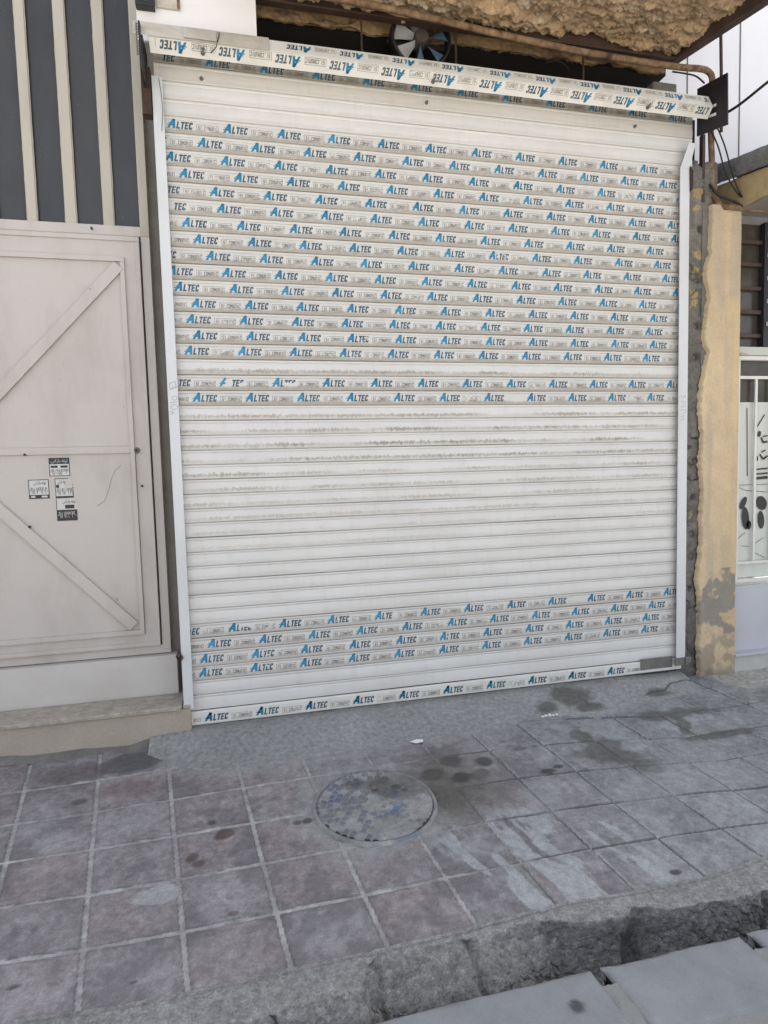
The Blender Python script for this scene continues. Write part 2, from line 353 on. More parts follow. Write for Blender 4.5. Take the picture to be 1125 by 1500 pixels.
    for px, py, rx, ry, c, k in ((660,1115,15,9,BR,.85),(633,1135,17,9,BR,.85),(676,1139,14,8,DK,.95),(709,1117,14,7,DK,.85),(702,1135,22,8,BR,.6),(628,1163,11,6,DK,.95),(637,1173,7,4,DK,.95),(583,1164,7,4,DK,.95),(435,1204,8,4,DK,.8),(450,1202,8,4,DK,.8),(531,1134,6,3,DK,.8),(803,1131,14,4,DK,.9),(817,1124,9,3,DK,.85),(991,1276,11,5,DK,.9),(329,1221,14,8,(.06,.036,.034),.95),(282,1256,9,7,(.062,.038,.036),.9),(290,1265,10,5,(.062,.038,.036),.9),(311,1205,6,3,BR,.8),(342,1338,8,4,BR,.7),(196,1437,7,3,DK,.7),(20,1445,10,4,DK,.7),(116,1174,11,4,(.05,.045,.055),.8),(760,1097,10,4,BR,.5),(798,1131,6,4,DK,.6)):
        blob(px, py, rx, ry, c, k, .3, .4, 20)
    for px, py, rx, ry in ((880,1098,40,16),(925,1110,40,13),(950,1122,26,10),(850,1080,20,10),(1000,1060,14,16),(1060,1075,60,5),(985,1045,60,8)):
        blob(px, py, rx, ry, (.062, .06, .052), .75, .3, .8, 13)
    for px, py, rx, ry in ((955,1160,70,22),(800,1170,30,30),(1010,1120,60,30),(690,1245,40,8)):
        blob(px, py, rx, ry, (.27, .27, .27), .55, .6, .6, 7)
    # cream patterned tiles in front of the neighbour's step
    t = sstep(3.18, 3.26, X+.3*(Y+.15))*sstep(-.30, -.22, Y); rr = np.hypot((X*5) % 1-.5, (Y*5) % 1-.5)
    pt = .5+.5*np.sin(rr*28+3*fbm(X*6, Y*6, 2, 5)); col = mixc(col, (.40, .38, .33), t*.85); col = mixc(col, (.25, .235, .21), t*sstep(.6, .9, pt)*.6)
    Z = Z-.0*t
    P = np.stack([X, Y, Z], -1)
    tag(grid('pavement', P, M_PAVE, np.clip(col*1.6, .01, .8)), kind='structure')
_rf = [atG(*p) for p in ((192, 1092), (215, 1109), (245, 1121), (300, 1131), (385, 1126), (440, 1115), (535, 1097), (620, 1085), (700, 1072), (762, 1060), (775, 1050), (880, 1051), (950, 1030), (1020, 1015))]
RFX = np.array([p[0] for p in _rf]); RFY = np.array([p[1] for p in _rf])
build_pavement()
def build_ramp():
    xs = np.arange(-.22, 3.0, .0065); v = np.linspace(0, 1, 75)
    X = xs[:, None]+0*v
    fr = np.interp(xs, RFX, RFY)+.018*fbm(xs*9, xs*0, 4, 5); fr = np.minimum(fr, -.052)
    Y = .06+(fr[:, None]-.06)*v
    top = -.004-.012*sstep(2.4, 2.95, X)
    edge = gz(X, fr[:, None])
    t = sstep(0, 1, np.clip((.0-Y)/(.0-fr[:, None]), 0, 1))
    Z = top+(edge+.006-top)*t+.004*fbm(X*6, Y*6, 4, 3)+.0018*fbm(X*50, Y*50, 3, 7)-.02*sstep(.965, 1, v)
    col = np.array([.245, .243, .236])*(1+.24*fbm(X*3, Y*3, 4, 9))[..., None]
    for px, py, rx, ry in ((835, 1029, 36, 11), (800, 1041, 20, 7), (860, 1040, 26, 5), (965, 1018, 18, 5)):
        p = atG(px, py); ax = abs(atG(px+rx, py)[0]-p[0]); ay = abs(atG(px, py+ry)[1]-p[1])
        dd = np.hypot((X-p[0])/ax, (Y-p[1])/ay)+.5*fbm(X*10, Y*10, 4, int(px)); dd = dd+.2*fbm(X*45, Y*45, 3, 77); col = mixc(col, (.058, .055, .045), (1-sstep(.6, 1.35, dd))*.8)
    col = mixc(col, (.20, .198, .19), sstep(.93, 1, v)*np.ones_like(X)*.6)
    col = mixc(col, (.13, .125, .115), (1-sstep(.0, .05, np.abs(Y+.03)))*.55)
    cr = np.abs(Y-(-.2+.10*np.sin((X-2.6)*4)+.05*fbm(X*8, Y*0, 3, 2))); k = (1-sstep(.003, .010, cr))*sstep(2.55, 2.65, X); Z = Z-.008*k; col = mixc(col, (.04, .04, .04), k*.8)
    tag(grid('concrete_ramp', np.stack([X, Y, Z], -1), M_RAMP, np.clip(col*1.5, .01, .8)), kind='structure')
build_ramp()
def build_kerb():
    xs = np.concatenate([np.arange(-7, -1, .06), np.arange(-1, 3.2, .0045), np.arange(3.2, 9, .06)])
    wx = np.array([-9, .1, .40, .56, .60, .66, .9, 1.0, 1.22, 1.3, 1.45, 1.52, 1.62, 1.9, 2.0, 2.3, 9]); ww = np.array([.13, .13, .12, .11, .03, .012, .02, .03, .03, .07, .09, .05, .085, .11, .12, .12, .12])
    w = np.interp(xs, wx, ww)+.016*fbm(xs*14, xs*0+3, 4, 4); w = np.maximum(w, .006)
    fl = np.interp(xs, [-9, .5, .62, .95, 1.15, 1.25, 1.5, 9], [.10, .10, .17, .17, .12, .09, .07, .07])          # how far the broken face runs out
    nt_, nf, nv = 22, 84, 10
    rows = []
    y0 = kerb_y(xs); z0 = gz(xs, y0)
    for k in range(nt_+1): t = k/nt_; rows.append((y0+.012-(w+.012)*t, z0+.004-.006*t*t, t*0+xs*0, xs*0))
    for k in range(1, nf+1):
        t = k/nf; stp = sstep(1.17, 1.26, xs+.03*vn(xs*9, xs*0, 46))
        za = .040*min(1, t*8)*(.4+.6*vn(xs*5, xs*0, 44))+.075*t+.09*t**5; zb_ = .012*math.sin(min(1, t*12)*1.57)+.20*t**.9
        rows.append((y0-w-fl*(1-stp)*t**.9-stp*(.050*t**1.6-.018*math.sin(t*3.14)), z0-.004-za*(1-stp)-zb_*stp, xs*0+t, xs*0+1))
    for k in range(1, nv+1): t = k/nv; rows.append((y0-w-fl*(1-stp)-.05*stp-.01*t, z0-.205-.35*t, xs*0+1, xs*0+1))
    Y = np.stack([r[0] for r in rows], 1); Z = np.stack([r[1] for r in rows], 1); T = np.stack([r[2] for r in rows], 1); F = np.stack([r[3] for r in rows], 1)
    X = xs[:, None]+0*Y
    amp = F*np.minimum(1, T*5+.25)*(1-.6*sstep(1.22, 1.32, X)*(1-sstep(1.62, 1.8, X)))
    n1 = fbm(X*11, (Y*1.2+Z)*11, 5, 3, .55); n2 = fbm(X*34, (Y+Z)*34, 4, 8, .6); st = np.floor(n1*5)/5
    lump = .5*n1+.5*st
    n3 = fbm(X*75, (Y+Z)*75, 3, 19, .6); Y = Y+amp*(.018*lump+.013*n2+.009*n3); Z = Z+amp*(.024*lump+.014*n2+.009*n3)+(1-F)*(.003*fbm(X*12, Y*12, 4, 6)+.0018*n2)
    for xc, wd in ((.935, .012), (1.215, .016), (.615, .012), (2.02, .012), (.30, .006)):
        g = np.exp(-(((X-xc+.05*(Y-y0[:, None])+.012*fbm(Y*20, Z*20, 3, 4))/wd)**2)); g = g*np.where(F > 0, 1, sstep(.2, 1, T+0*X)*0+.35); Y = Y+.018*g*F; Z = Z-.014*g
    # broken hole in the kerb
    p = atG(905, 1352); hole = np.exp(-(((X-1.50)/.035)**2))*F; Z = Z-.08*hole*sstep(.0, .3, T); Y = Y+.04*hole*sstep(0, .3, T)
    X = X+amp*.02*fbm(Y*15+X*8, Z*15, 3, 12)
    col = np.array([.31, .305, .295])*(1+.2*fbm(X*5, Y*5, 4, 2))[..., None]
    col = mixc(col, (.37, .355, .325), sstep(.0, .4, fbm(X*3, Y*3+4, 4, 15))*(1-F)*.7)
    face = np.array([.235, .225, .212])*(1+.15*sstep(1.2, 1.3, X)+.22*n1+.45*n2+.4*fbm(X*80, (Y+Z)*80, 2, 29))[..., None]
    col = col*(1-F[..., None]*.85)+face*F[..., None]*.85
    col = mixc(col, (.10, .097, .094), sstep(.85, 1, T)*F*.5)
    jl = 1-sstep(0, .006, np.abs(Y-(kerb_y(X)-.004)+.003*n2)); col = mixc(col, (.10, .095, .09), jl*.5)
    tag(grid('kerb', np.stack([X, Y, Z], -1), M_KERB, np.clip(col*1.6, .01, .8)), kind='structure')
    b = MB(); b.poly([(-7, -1.9, -.44), (9, -1.9, -.44), (9, -1.4, -.44), (-7, -1.4, -.44)]); tag(b.build('gutter_bed', M_MORT), kind='structure')
build_kerb()
def slab(x0, x1, label, seed, xb=0.0, spot=None):
    nx = int((x1-x0)/.012); ys = np.linspace(-1.79, -2.03, 46); xs = np.linspace(x0, x1, nx)
    U = np.linspace(0, 1, nx)[:, None]+0*ys; Y = ys+0*U
    X = x0+(x1-x0)*U-xb*(Y+1.79)
    e = np.minimum(np.minimum(U*(x1-x0), (1-U)*(x1-x0)), np.minimum(-1.79-Y, 2.03+Y))+.006*fbm(X*16, Y*16, 3, seed)
    Y = Y+.008*fbm(X*7, X*0+seed, 4, seed)*(1-sstep(0, .1, -1.79-Y))
    Z = -.06+.07*Y+.004*fbm(X*5, Y*5, 4, seed+2)-.014*(1-sstep(0, .025, e))**2
    P = np.stack([X, Y, Z], -1)
    col = np.array([.305, .312, .325])*(1+.24*fbm(X*3, Y*3, 5, seed+5)+.05*fbm(X*20, Y*20, 3, seed+9))[..., None]
    col = mixc(col, (.31, .31, .31), (1-sstep(.0, .03, e))*.35)
    if spot:
        p = at(*spot, (0, -.07, 1), -.06); col = mixc(col, (.06, .06, .062), 1-sstep(.6, 1.3, np.hypot((X-p[0])/.022, (Y-p[1])/.02)+.4*fbm(X*40, Y*40, 3, 1)))
    o = grid('kerb_slab', P, M_SLABV, np.clip(col, .01, .8))
    m = o.modifiers.new('thick', 'SOLIDIFY'); m.thickness = .11; m.offset = 1 if o.data.polygons[0].normal.z < 0 else -1
    return tag(o, label, 'concrete slab', 'slabs along the far side of the gutter')
slab(-1.2, 1.255, 'long grey concrete slab with a small dark spot, at the bottom edge beyond the gutter', 3, .12, (845, 1474))
slab(1.29, 1.79, 'grey concrete slab between the spotted slab and the corner slab beside the gutter', 13, .12)
slab(1.825, 2.9, 'grey concrete slab corner at the far right end of the gutter', 23, .12)
xs = np.arange(-2, 4, .02); yy = np.linspace(-2.02, -3.0, 60); Xg = xs[:, None]+0*yy; Yg = yy+0*Xg; tag(grid('street_concrete', np.stack([Xg, Yg, -.07+.07*Yg+.006*fbm(Xg*14, Yg*14, 4, 3)], -1), M_CONC), kind='structure')
b = MB(); b.poly([(-60, -2.98, -.30), (60, -2.98, -.30), (60, -70, -.30), (-60, -70, -.30)]); tag(b.build('road', rough_mat('road_bounce_pale', (.42, .40, .36), (.48, .46, .42), 3, .3, 80, .9, .004)), kind='structure')  # out of view; pale colour chosen to bounce sunlight onto the front
b = MB(); b.poly([(-80, -80, -.6), (80, -80, -.6), (80, 80, -.6), (-80, 80, -.6)]); tag(b.build('ground', M_CONC), kind='structure')
# mortar fillet between the slabs
for (xa, nm) in ((1.272, 'first'), (1.808, 'second')):
    yy = np.linspace(-1.85, -2.03, 60); uu = np.linspace(-.036, .036, 14)
    Yg = yy[:, None]+0*uu; Xg = xa-.12*(Yg+1.815)+uu; Zg = -.068+.07*Yg+.008*fbm(Xg*40, Yg*20, 4, 5)
    o = grid('mortar_joint', np.stack([Xg, Yg, Zg], -1), M_CONC); tag(o, kind='structure')

# iron cover with traces of blue paint
def manhole():
    c = np.array([.80, -.83]); R = .262; z = gz(0, -.83)+.003
    t = thing('manhole_cover', (c[0], c[1], z), 'round worn iron manhole cover with blue paint traces set in the pavement', 'manhole cover')
    r = np.linspace(.001, R-.012, 90); a = np.linspace(0, 2*math.pi, 420)
    Rr = r[:, None]+0*a; A = a+0*Rr; X = c[0]+Rr*np.cos(A); Y = c[1]+Rr*np.sin(A)
    ring = np.floor(Rr/.030); na = np.maximum(1, np.round(ring*6.0)); fa = (A/(2*math.pi)*na) % 1; frr = (Rr/.030) % 1
    kp = lat(ring, np.floor(A/(2*math.pi)*na), 0*ring, 5) > -.35; blk = kp*sstep(.06, .12, frr)*(1-sstep(.80, .86, frr))*sstep(.06, .10, fa)*(1-sstep(.72, .76, fa))*(Rr > .035)
    wear = sstep(-.15, .35, fbm(X*9, Y*9, 4, 3)+.9*(.06-(X-c[0]))*2.2)
    Z = z+.008*blk*(.35+.65*wear)+.0015*fbm(X*40, Y*40, 3, 5)+.07*(Y-c[1])
    col = np.array([.25, .248, .24])*(1+.25*fbm(X*14, Y*14, 4, 7))[..., None]
    col = mixc(col, (.075, .077, .095), blk*(.2+.8*wear)*.7)
    bl = sstep(.0, .3, fbm(X*13, Y*13, 4, 77))*sstep(-.05, .12, -(X-c[0])+.04)
    col = mixc(col, (.06, .085, .18), blk*bl*.7)
    d = np.hypot(X-c[0]-.005, (Y-c[1]-.02)*1.0); ang = np.arctan2(Y-c[1]-.02, X-c[0])
    arc = (1-sstep(.016, .024, np.abs(d-.105)+.008*fbm(X*30, Y*30, 3, 4)))*np.clip(sstep(-2.2, -1.9, ang)*(1-sstep(.7, 1.0, ang))+.6*(ang > 2.6), 0, 1)
    col = mixc(col, (.055, .11, .23), arc*sstep(-.3, .25, fbm(X*18, Y*18, 3, 14))*.85)
    col = mixc(col, (.265, .26, .25), sstep(.02, .3, (X-c[0])+.12*fbm(X*10, Y*10, 4, 41))*.75)
    for bx, by, rx, ry, k in ((-.01, .16, .12, .05, .6), (.14, .09, .14, .1, .6), (.02, .09, .018, .018, .9), (.12, .095, .026, .022, .95), (.15, .065, .018, .012, .9)):
        dd = np.hypot((X-c[0]-bx)/rx, (Y-c[1]-by)/ry)+.35*fbm(X*25, Y*25, 3, 6); col = mixc(col, (.045, .04, .036), (1-sstep(.6, 1.2, dd))*k)
    grid('cover_plate', np.stack([X, Y, Z], -1), M_PAVE, np.clip(col*1.55, .01, .8), t)
    a2 = np.linspace(0, 2*math.pi, 300); pr = np.array([(-.014, -.004), (-.011, .004), (-.002, .006), (.008, .004), (.013, -.006)])
    A2 = a2[:, None]+0*pr[:, 0]; RR = R+pr[:, 0]; X = c[0]+RR*np.cos(A2); Y = c[1]+RR*np.sin(A2); Z = z+pr[:, 1]+.07*(Y-c[1])+.001*fbm(X*30, Y*30, 3, 6)
    fade = sstep(-.02, .18, X-c[0]); Z = Z-fade*.006
    col = np.array([.22, .218, .212])*(1+.45*fbm(X*20, Y*20, 3, 2))[..., None]; col = mixc(col, (.08, .08, .085), (np.abs(pr[:, 0]+.0125) < .003)*np.ones_like(X)*.9)
    col = mixc(col, (.08, .12, .22), (1-sstep(.3, 1.2, np.hypot((X-c[0]-.08)/.07, (Y-c[1]+.26)/.06)))*.6)
    grid('rim_ring', np.stack([X, Y, Z], -1), M_PAVE, np.clip(col*1.5, .01, .8), t)
manhole()
p = atG(611, 1088); bm_ = MB(); bm_.prism([(p[0]-.035, p[1]+.004, p[2]+.006), (p[0]-.01, p[1]-.018, p[2]+.005), (p[0]+.03, p[1]-.012, p[2]+.006), (p[0]+.034, p[1]+.008, p[2]+.007), (p[0], p[1]+.014, p[2]+.008)], (0, 0, .004))
tag(bm_.build('paper_scrap', M_BOARD), 'small torn white scrap lying at the foot of the cement ramp', 'paper scrap')
p = atG(805, 1050); bm_ = MB()
for k in range(5): bm_.box(p[0]-.05+k*.022, p[0]-.033+k*.021, p[1]-.006+.004*(k % 2), p[1]+.008, p[2]+.003, p[2]+.010+.003*(k % 3))
tag(bm_.build('plaster_chip', M_BOARD, bevel=.002), 'ragged white plaster chips by the wet stain on the ramp edge', 'plaster chips')

# ------------------------------------------------------------------ roller shutter
ZB = [3.117, 3.0365, 2.9579, 2.879, 2.8015, 2.7223, 2.6423, 2.5625, 2.4833, 2.4031, 2.3225, 2.2429, 2.1637, 2.0835, 2.0034, 1.925, 1.8454, 1.7654, 1.687, 1.6113, 1.5343, 1.4573, 1.3817, 1.3058, 1.2302, 1.1528, 1.0792, 1.0021, .9249, .8494, .7738, .6978, .6213, .5432, .4671, .392, .3134, .2374, .1593, .077]
U = .00325; PERIOD = .2676
LT = {  # trapezoids: z0 z1 xl0 xr0 xl1 xr1 (units), upright; sheared later
 'A': [(0,13,0,3.6,5.4,8.6),(0,13,8.4,12.2,5.4,9.4),(3.4,6.2,2.2,9,3.2,8.6),(4.2,5.4,-1.0,2.5,-.6,2.6),(6.6,7.6,.8,4,1.2,4),(8.4,13,4.2,8,5.8,8.6)],
 'L': [(0,10,0,2.3,0,2.3),(0,2.2,2.3,5,2.3,5)],
 'T': [(7.8,10,0,5.8,0,5.8),(0,7.8,1.8,4.1,1.8,4.1)],
 'E': [(0,10,0,2.2,0,2.2),(0,2,2.2,5.1,2.2,5.1),(4,6,2.2,4.8,2.2,4.8),(8,10,2.2,5.1,2.2,5.1)],
 'C': [(1.4,8.6,0,2.3,0,2.3),(8,10,1.5,5.2,1.9,4.6),(0,2,1.5,4.6,1.1,5.2),(8.6,10,0,1.5,1.4,1.9),(0,1.4,1.4,1.5,0,1.4),(6.8,8,3,5.2,3,5.2),(2,3.2,3,5.2,3,5.2)]}
BITS = {'S': '111100111001111', 'I': '010010010010010', 'C': '111100100100111', 'O': '111101101101111', 'M': '101111111101101', 'U': '101101101101111', 'N': '111101101101101', '.': '000000000000010', 'T': '111010010010010'}
def word_quads():
    q = []
    def trap(t, ox, oz, mi, sh=.24, step=2.2):
        z0, z1, a0, b0, a1, b1 = t; n = max(1, int(math.ceil((z1-z0)/step)))
        for k in range(n):
            t0, t1 = k/n, (k+1)/n; za, zb = z0+(z1-z0)*t0, z0+(z1-z0)*t1
            q.append(((ox+a0+(a1-a0)*t0+sh*za, oz+za), (ox+b0+(b1-b0)*t0+sh*za, oz+za), (ox+b0+(b1-b0)*t1+sh*zb, oz+zb), (ox+a0+(a1-a0)*t1+sh*zb, oz+zb), mi))
    for t in LT['A']: trap(t, 0, 0, 0)
    x = 13.2
    for ch, adv in (('L', 5.7), ('T', 6.4), ('E', 6.0), ('C', 5.6)):
        for t in LT[ch]: trap(t, x, 0, 1)
        x += adv
    bx = 43.5; bw = 33
    for t in ((0, .5, 0, bw, 0, bw), (8.2, 8.7, 0, bw, 0, bw), (0, 8.2, 0, .5, 0, .5), (0, 8.2, bw-.5, bw, bw-.5, bw)): trap(t, bx, -.6, 2, 0)
    cx = bx+2
    for ch in 'SI.COMUNIC':
        for i, bit in enumerate(BITS[ch]):
            if bit == '1': r, c = divmod(i, 3); trap(((4-r)*1.05, (4-r)*1.05+.95, c*.92, c*.92+.85, c*.92, c*.92+.85), cx, .9, 2, .15)
        cx += 3.0
    return q
WQ = word_quads()
def prof_y(v):
    v = np.asarray(v, float)
    arc = -.0055-.0016*np.sin(np.pi*np.clip(v/.785, 0, 1))+.0014*np.clip(v/.785, 0, 1)**3
    return np.where(v < .785, arc, -.0041-.0020*np.clip((v-.785)/.17, 0, 1))
PV = np.array([0, .012, .03, .08, .14, .21, .28, .35, .42, .5, .58, .66, .72, .765, .785, .795, .80, .81, .90, .965, .975, .985, 1.0])
PY = prof_y(PV); PY[0] = .001; PY[1] = -.0025; PY[15] = -.0030; PY[16] = -.0030; PY[-1] = .001; PY[-2] = .0005; PY[-3] = -.004
def lay_words(mb, x0, xa, xb, fpos, rng_, drop=(), flip=False):
    k0 = -2
    for k in range(k0, 14):
        ox = x0+k*PERIOD+rng_.normal(0, .0015)
        gone = rng_.random() < .015
        for (p0, p1, p2, p3, mi) in WQ:
            if gone and mi == 2: continue
            if any(kk == k and a <= p0[0] <= b_ and c <= p0[1] <= d for (kk, a, b_, c, d) in drop): continue
            pts = []
            for (ux, uz) in (p0, p1, p2, p3):
                X = ox+ux*U if not flip else ox-ux*U
                pts.append((X, uz*U*1.1))
            xs = [p[0] for p in pts]
            if min(xs) < xa or max(xs) > xb: continue
            mb.poly([fpos(*p) for p in (pts if not flip else pts)], 1+mi)
DROP = {17: [(0, 8, 18, -1, 20), (0, 30, 38, -1, 4), (1, 18, 38, -1, 4.5)], 34: [(0, 20, 38, 5, 20), (3, 30, 38, -1, 20)], 6: [(-1, 8, 20, -1, 20)], 36: [(5, 14, 20, -1, 5)]}
def build_shutter():
    t = thing('roller_shutter', (1.5, 0, 0), 'wide white slatted roller shutter with rows of blue ALTEC printing on its film', 'roller shutter')
    X0, X1 = -.036, 3.000
    XA = {1:.015,2:.151,3:-.004,4:.058,5:.203,6:.233,7:.062,8:.111,9:.171,10:.245,11:.009,12:.086,13:.056,14:.087,15:.041,17:.21,18:.07,34:.195,35:.086,36:.044,37:.034}
    slats = [(3.45, 3.367, -3), (3.367, 3.283, -2), (3.283, 3.199, -1), (3.199, 3.117, 0)]+[(ZB[k-1], ZB[k], k) for k in range(1, 40)]
    vs, fs, mi, A = [], [], [], {k: [] for k in ('v', 'row', 'dirt', 'resid', 'film')}
    NX = 14; xs = np.linspace(X0, X1, NX)
    for (zt, zb, k) in slats:
        h = zt-zb; tilt = rng.uniform(-.0008, .0008); sag = rng.uniform(-.0015, .0015)
        text = k in XA or k == -3
        if text: d = .85 if k < 20 else .35; r = 0; fl = 1
        elif k in (-2, -1, 0): d = .22; r = 0; fl = 0
        elif k == 16: d = .55; r = .9; fl = 0
        elif 19 <= k <= 33: d = max(.06, .30-.016*(k-19)); r = [.8, .9, 1, .9, .75, .65, .55, .45, .35, .25, .06, .05, .05, .05, .05][k-19]; fl = 0
        else: d = .06; r = 0; fl = 0
        b = len(vs)
        for x in (xs if k > 0 else xs*(3.055+.036)/(3.0+.036)+.036*((3.055+.036)/(3.0+.036)-1)):
            for pv, py in zip(PV, PY):
                bow = .0012*math.sin(x*3.1+k*1.7)+sag
                vs.append((x, py+bow*.6+tilt*(pv-.5)*4, zb+pv*h+bow*.5))
                for kk, val in (('v', pv), ('row', (k+5)*.137), ('dirt', d), ('resid', r), ('film', fl)): A[kk].append(val)
        n = len(PV)
        for i in range(NX-1):
            for j in range(n-1): fs.append((b+i*n+j, b+(i+1)*n+j, b+(i+1)*n+j+1, b+i*n+j+1)); mi.append(0)
        if text:
            m = MB(); x0 = XA.get(k, -.058)
            def fp(X, zz, zb=zb, h=h, k=k, tilt=tilt, sag=sag):
                z = zb+(.26 if k > 0 else .06)*h+zz; v = (z-zb)/h; bow = .0012*math.sin(X*3.1+k*1.7)+sag
                return (X, float(prof_y(v))+bow*.6+tilt*(v-.5)*4-.0011, z+bow*.5)
            lay_words(m, x0, X0+.03, X1-.03 if k > 0 else 3.03, fp, rng, drop=DROP.get(k, ()))
            b = len(vs); vs += m.v; fs += [tuple(b+i for i in f) for f in m.f]; mi += m.m
            for kk in A: A[kk] += [0]*len(m.v)
    me = bpy.data.meshes.new('curtain'); me.from_pydata(vs, [], fs); me.polygons.foreach_set('material_index', mi)
    me.polygons.foreach_set('use_smooth', [q == 0 for q in mi])
    for kk in A: a = me.attributes.new(kk, 'FLOAT', 'POINT'); a.data.foreach_set('value', A[kk])
    link('curtain', me, [M_CURT, M_BLUE, M_SLATE, M_SMALL], t)
    # bottom bar
    m = MB(); prof = [(0, .001), (-.016, .001), (-.019, .006), (-.019, .068), (-.012, .074), (0, .074)]
    m.prism([(X0, y, z) for y, z in prof], (X1-X0, 0, 0))
    lay_words(m, .054, X0+.03, X1-.30, lambda X, z: (X, -.0201, .017+z), rng)
    me_o = m.build('bottom_bar', [M_ROLL, M_BLUE, M_SLATE, M_SMALL], t)
    # rolled part above
    R0, R1 = -.036, 3.052
    prof = [(-.135, 3.327), (-.177, 3.378), (-.140, 3.452), (-.075, 3.485), (0, 3.485), (.03, 3.46), (.01, 3.45), (-.06, 3.385)]
    m = MB(); m.prism([(R0, y, z) for y, z in prof], (R1-R0, 0, 0))
    def face(a, bb, off):
        a = np.array(a); bb = np.array(bb); d = (bb-a)/np.linalg.norm(bb-a); n = np.array([-d[1], d[0]]); n = n if n[0] < 0 else -n
        return lambda X, s: (X, *(a+d*(off+s)+n*.001))
    lay_words(m, .136, R0+.02, R1-.01, face((-.177, 3.378), (-.135, 3.327), .009), rng, flip=True)
    lay_words(m, .727, .60, R1-.01, face((-.140, 3.452), (-.177, 3.378), .018), rng, flip=True)
    for zz in ((-.177, 3.378),): m.box(R0, R1, zz[0]-.0022, zz[0]+.004, zz[1]-.003, zz[1]+.0005)
    drum = m.build('rolled_drum', [M_ROLL, M_BLUE, M_SLATE, M_SMALL], t)
    # dusty cover strip and its loose taped patch at the left end of the drum
    m = MB(); a, bq = np.array((-.185, 3.374)), np.array((-.145, 3.458))
    m.prism([(-.105, a[0], a[1]), (.52, a[0], a[1]), (.52, bq[0], bq[1]), (-.105, bq[0], bq[1])], (0, .004, .002))
    cov = m.build('cover_strip', M_DUSTY, t, .001)
    m = MB(); c = np.array([-.004, .0018])*1.4
    q = lambda x, s: (x, a[0]+(bq[0]-a[0])*s-.0035, a[1]+(bq[1]-a[1])*s+.0015)
    m.prism([q(.12, .12), q(.27, .10), q(.272, .93), q(.118, .95)], (0, -.003, -.0012))
    m.build('tape_patch', M_DUSTY, cov, .001)
    m = MB(); m.tube([q(.285, .85), q(.282, .5), q(.276, .2), (.268, -.182, 3.36), (.25, -.172, 3.345), (.24, -.168, 3.34)], .0022, 6); m.build('loose_wire', M_CABLE, cov)
    for px, py in ((297, 76), (635, 118), (950, 156)):
        p = atY(px, py, -.158); m = MB(); m.tube([(p[0], p[1]+.01, p[2]), (p[0], p[1]-.012, p[2]-.004)], [.011, .007], 8); m.tube([(p[0]+.004, p[1]-.004, p[2]+.006), (p[0]+.003, p[1]-.012, p[2]+.010)], .005, 6)
        m.build('bolt', M_BOLT, drum)
    for px, py in ((295, 115), (625, 150), (930, 185)):
        p = atY(px, py, -.012); m = MB(); m.tube([(p[0], -.006, p[2]), (p[0], -.022, p[2])], [.010, .007], 8); m.build('bolt', M_BOLT, t)
    # guide rails with turned-out tops
    for side in (0, 1):
        xi, xo = ((.004, -.046) if side == 0 else (2.945, 3.010)); top = 3.28 if side == 0 else 3.085; bot = .10 if side == 0 else .055
        sgn = 1 if side == 0 else -1
        m = MB(); lo, hi = min(xi, xo), max(xi, xo)
        m.box(lo, hi, -.042, -.036, bot, top); 
        ox = xo; m.box(min(ox, ox+sgn*.004), max(ox, ox+sgn*.004), -.036, .045, bot, top-.002)
        m.box(min(ox+sgn*.004, xi), max(ox+sgn*.004, xi), .035, .04, bot, top-.004)
        if side == 1:
            m.hexa([(lo, -.042, top), (hi, -.042, top), (hi, -.036, top), (lo, -.036, top), (lo+.032, -.075, top+.135), (hi+.012, -.075, top+.135), (hi+.012, -.069, top+.135), (lo+.032, -.069, top+.135)])
            m.hexa([(hi-.004, -.036, top), (hi, -.036, top), (hi, .03, top), (hi-.004, .03, top), (hi+.008, -.069, top+.135), (hi+.012, -.069, top+.135), (hi+.012, 0, top+.135), (hi+.008, 0, top+.135)])
        r = m.build('guide_rail', M_RAIL, t, .0012)
        m = MB()
        if side == 0: o_, s_ = (245, 520), 6.25; st = [[(20,258),(48,250),(72,240),(80,290),(60,308),(48,280),(40,312),(22,300),(20,258)],[(24,320),(90,292)],[(45,385),(70,372),(90,385),(86,408),(58,416),(45,400),(45,385)],[(28,440),(95,428)],[(34,470),(62,452),(90,458),(92,486),(62,500),(36,490),(34,470)],[(22,520),(60,512),(40,530)],[(28,548),(66,528)]]
        else: o_, s_ = (920, 380), 6.25; st = [[(488,1240),(492,1262),(508,1266),(512,1244),(520,1264),(528,1246)],[(486,1300),(520,1296),(525,1320),(505,1328)],[(482,1350),(528,1346)],[(485,1380),(524,1372),(528,1400),(500,1410)],[(480,1440),(520,1430)],[(478,1470),(510,1466),(500,1446)]]
        for pl in st:
            pts = [atY(o_[0]+x/s_, o_[1]+y/s_, -.0424) for x, y in pl]; m.tube(pts, .0011, 4)
        m.build('pencil_lettering', NT('pencil').done((.28, .28, .30), .7), r)
        if side == 0:
            m = MB(); m.tube([(-.012, -.043, 3.27), (-.004, -.046, 3.2), (.000, -.047, 3.12), (-.006, -.046, 3.05), (-.010, -.044, 3.02)], .0013, 5); m.build('hair_wire', M_CABLE, r)
    # iron cheek plates carrying the drum
    m = MB(); m.box(-.078, -.070, -.20, .05, 3.21, 3.425); m.box(-.092, -.050, -.055, .0, 3.09, 3.31, 1); pl = m.build('cheek_plate', [M_BLACK, M_RUSTD], t)
    m = MB()
    for k in range(12): m.tube([(-.088, -.205, 3.41-k*.012), (-.080, -.207, 3.405-k*.012), (-.088, -.205, 3.400-k*.012)], .003, 6)
    m.build('drive_chain', M_BOLT, pl)
    m = MB(); P = [(3.075, -.02, 3.565), (3.075, -.255, 3.52), (3.075, -.262, 3.235), (3.075, -.02, 3.29)]
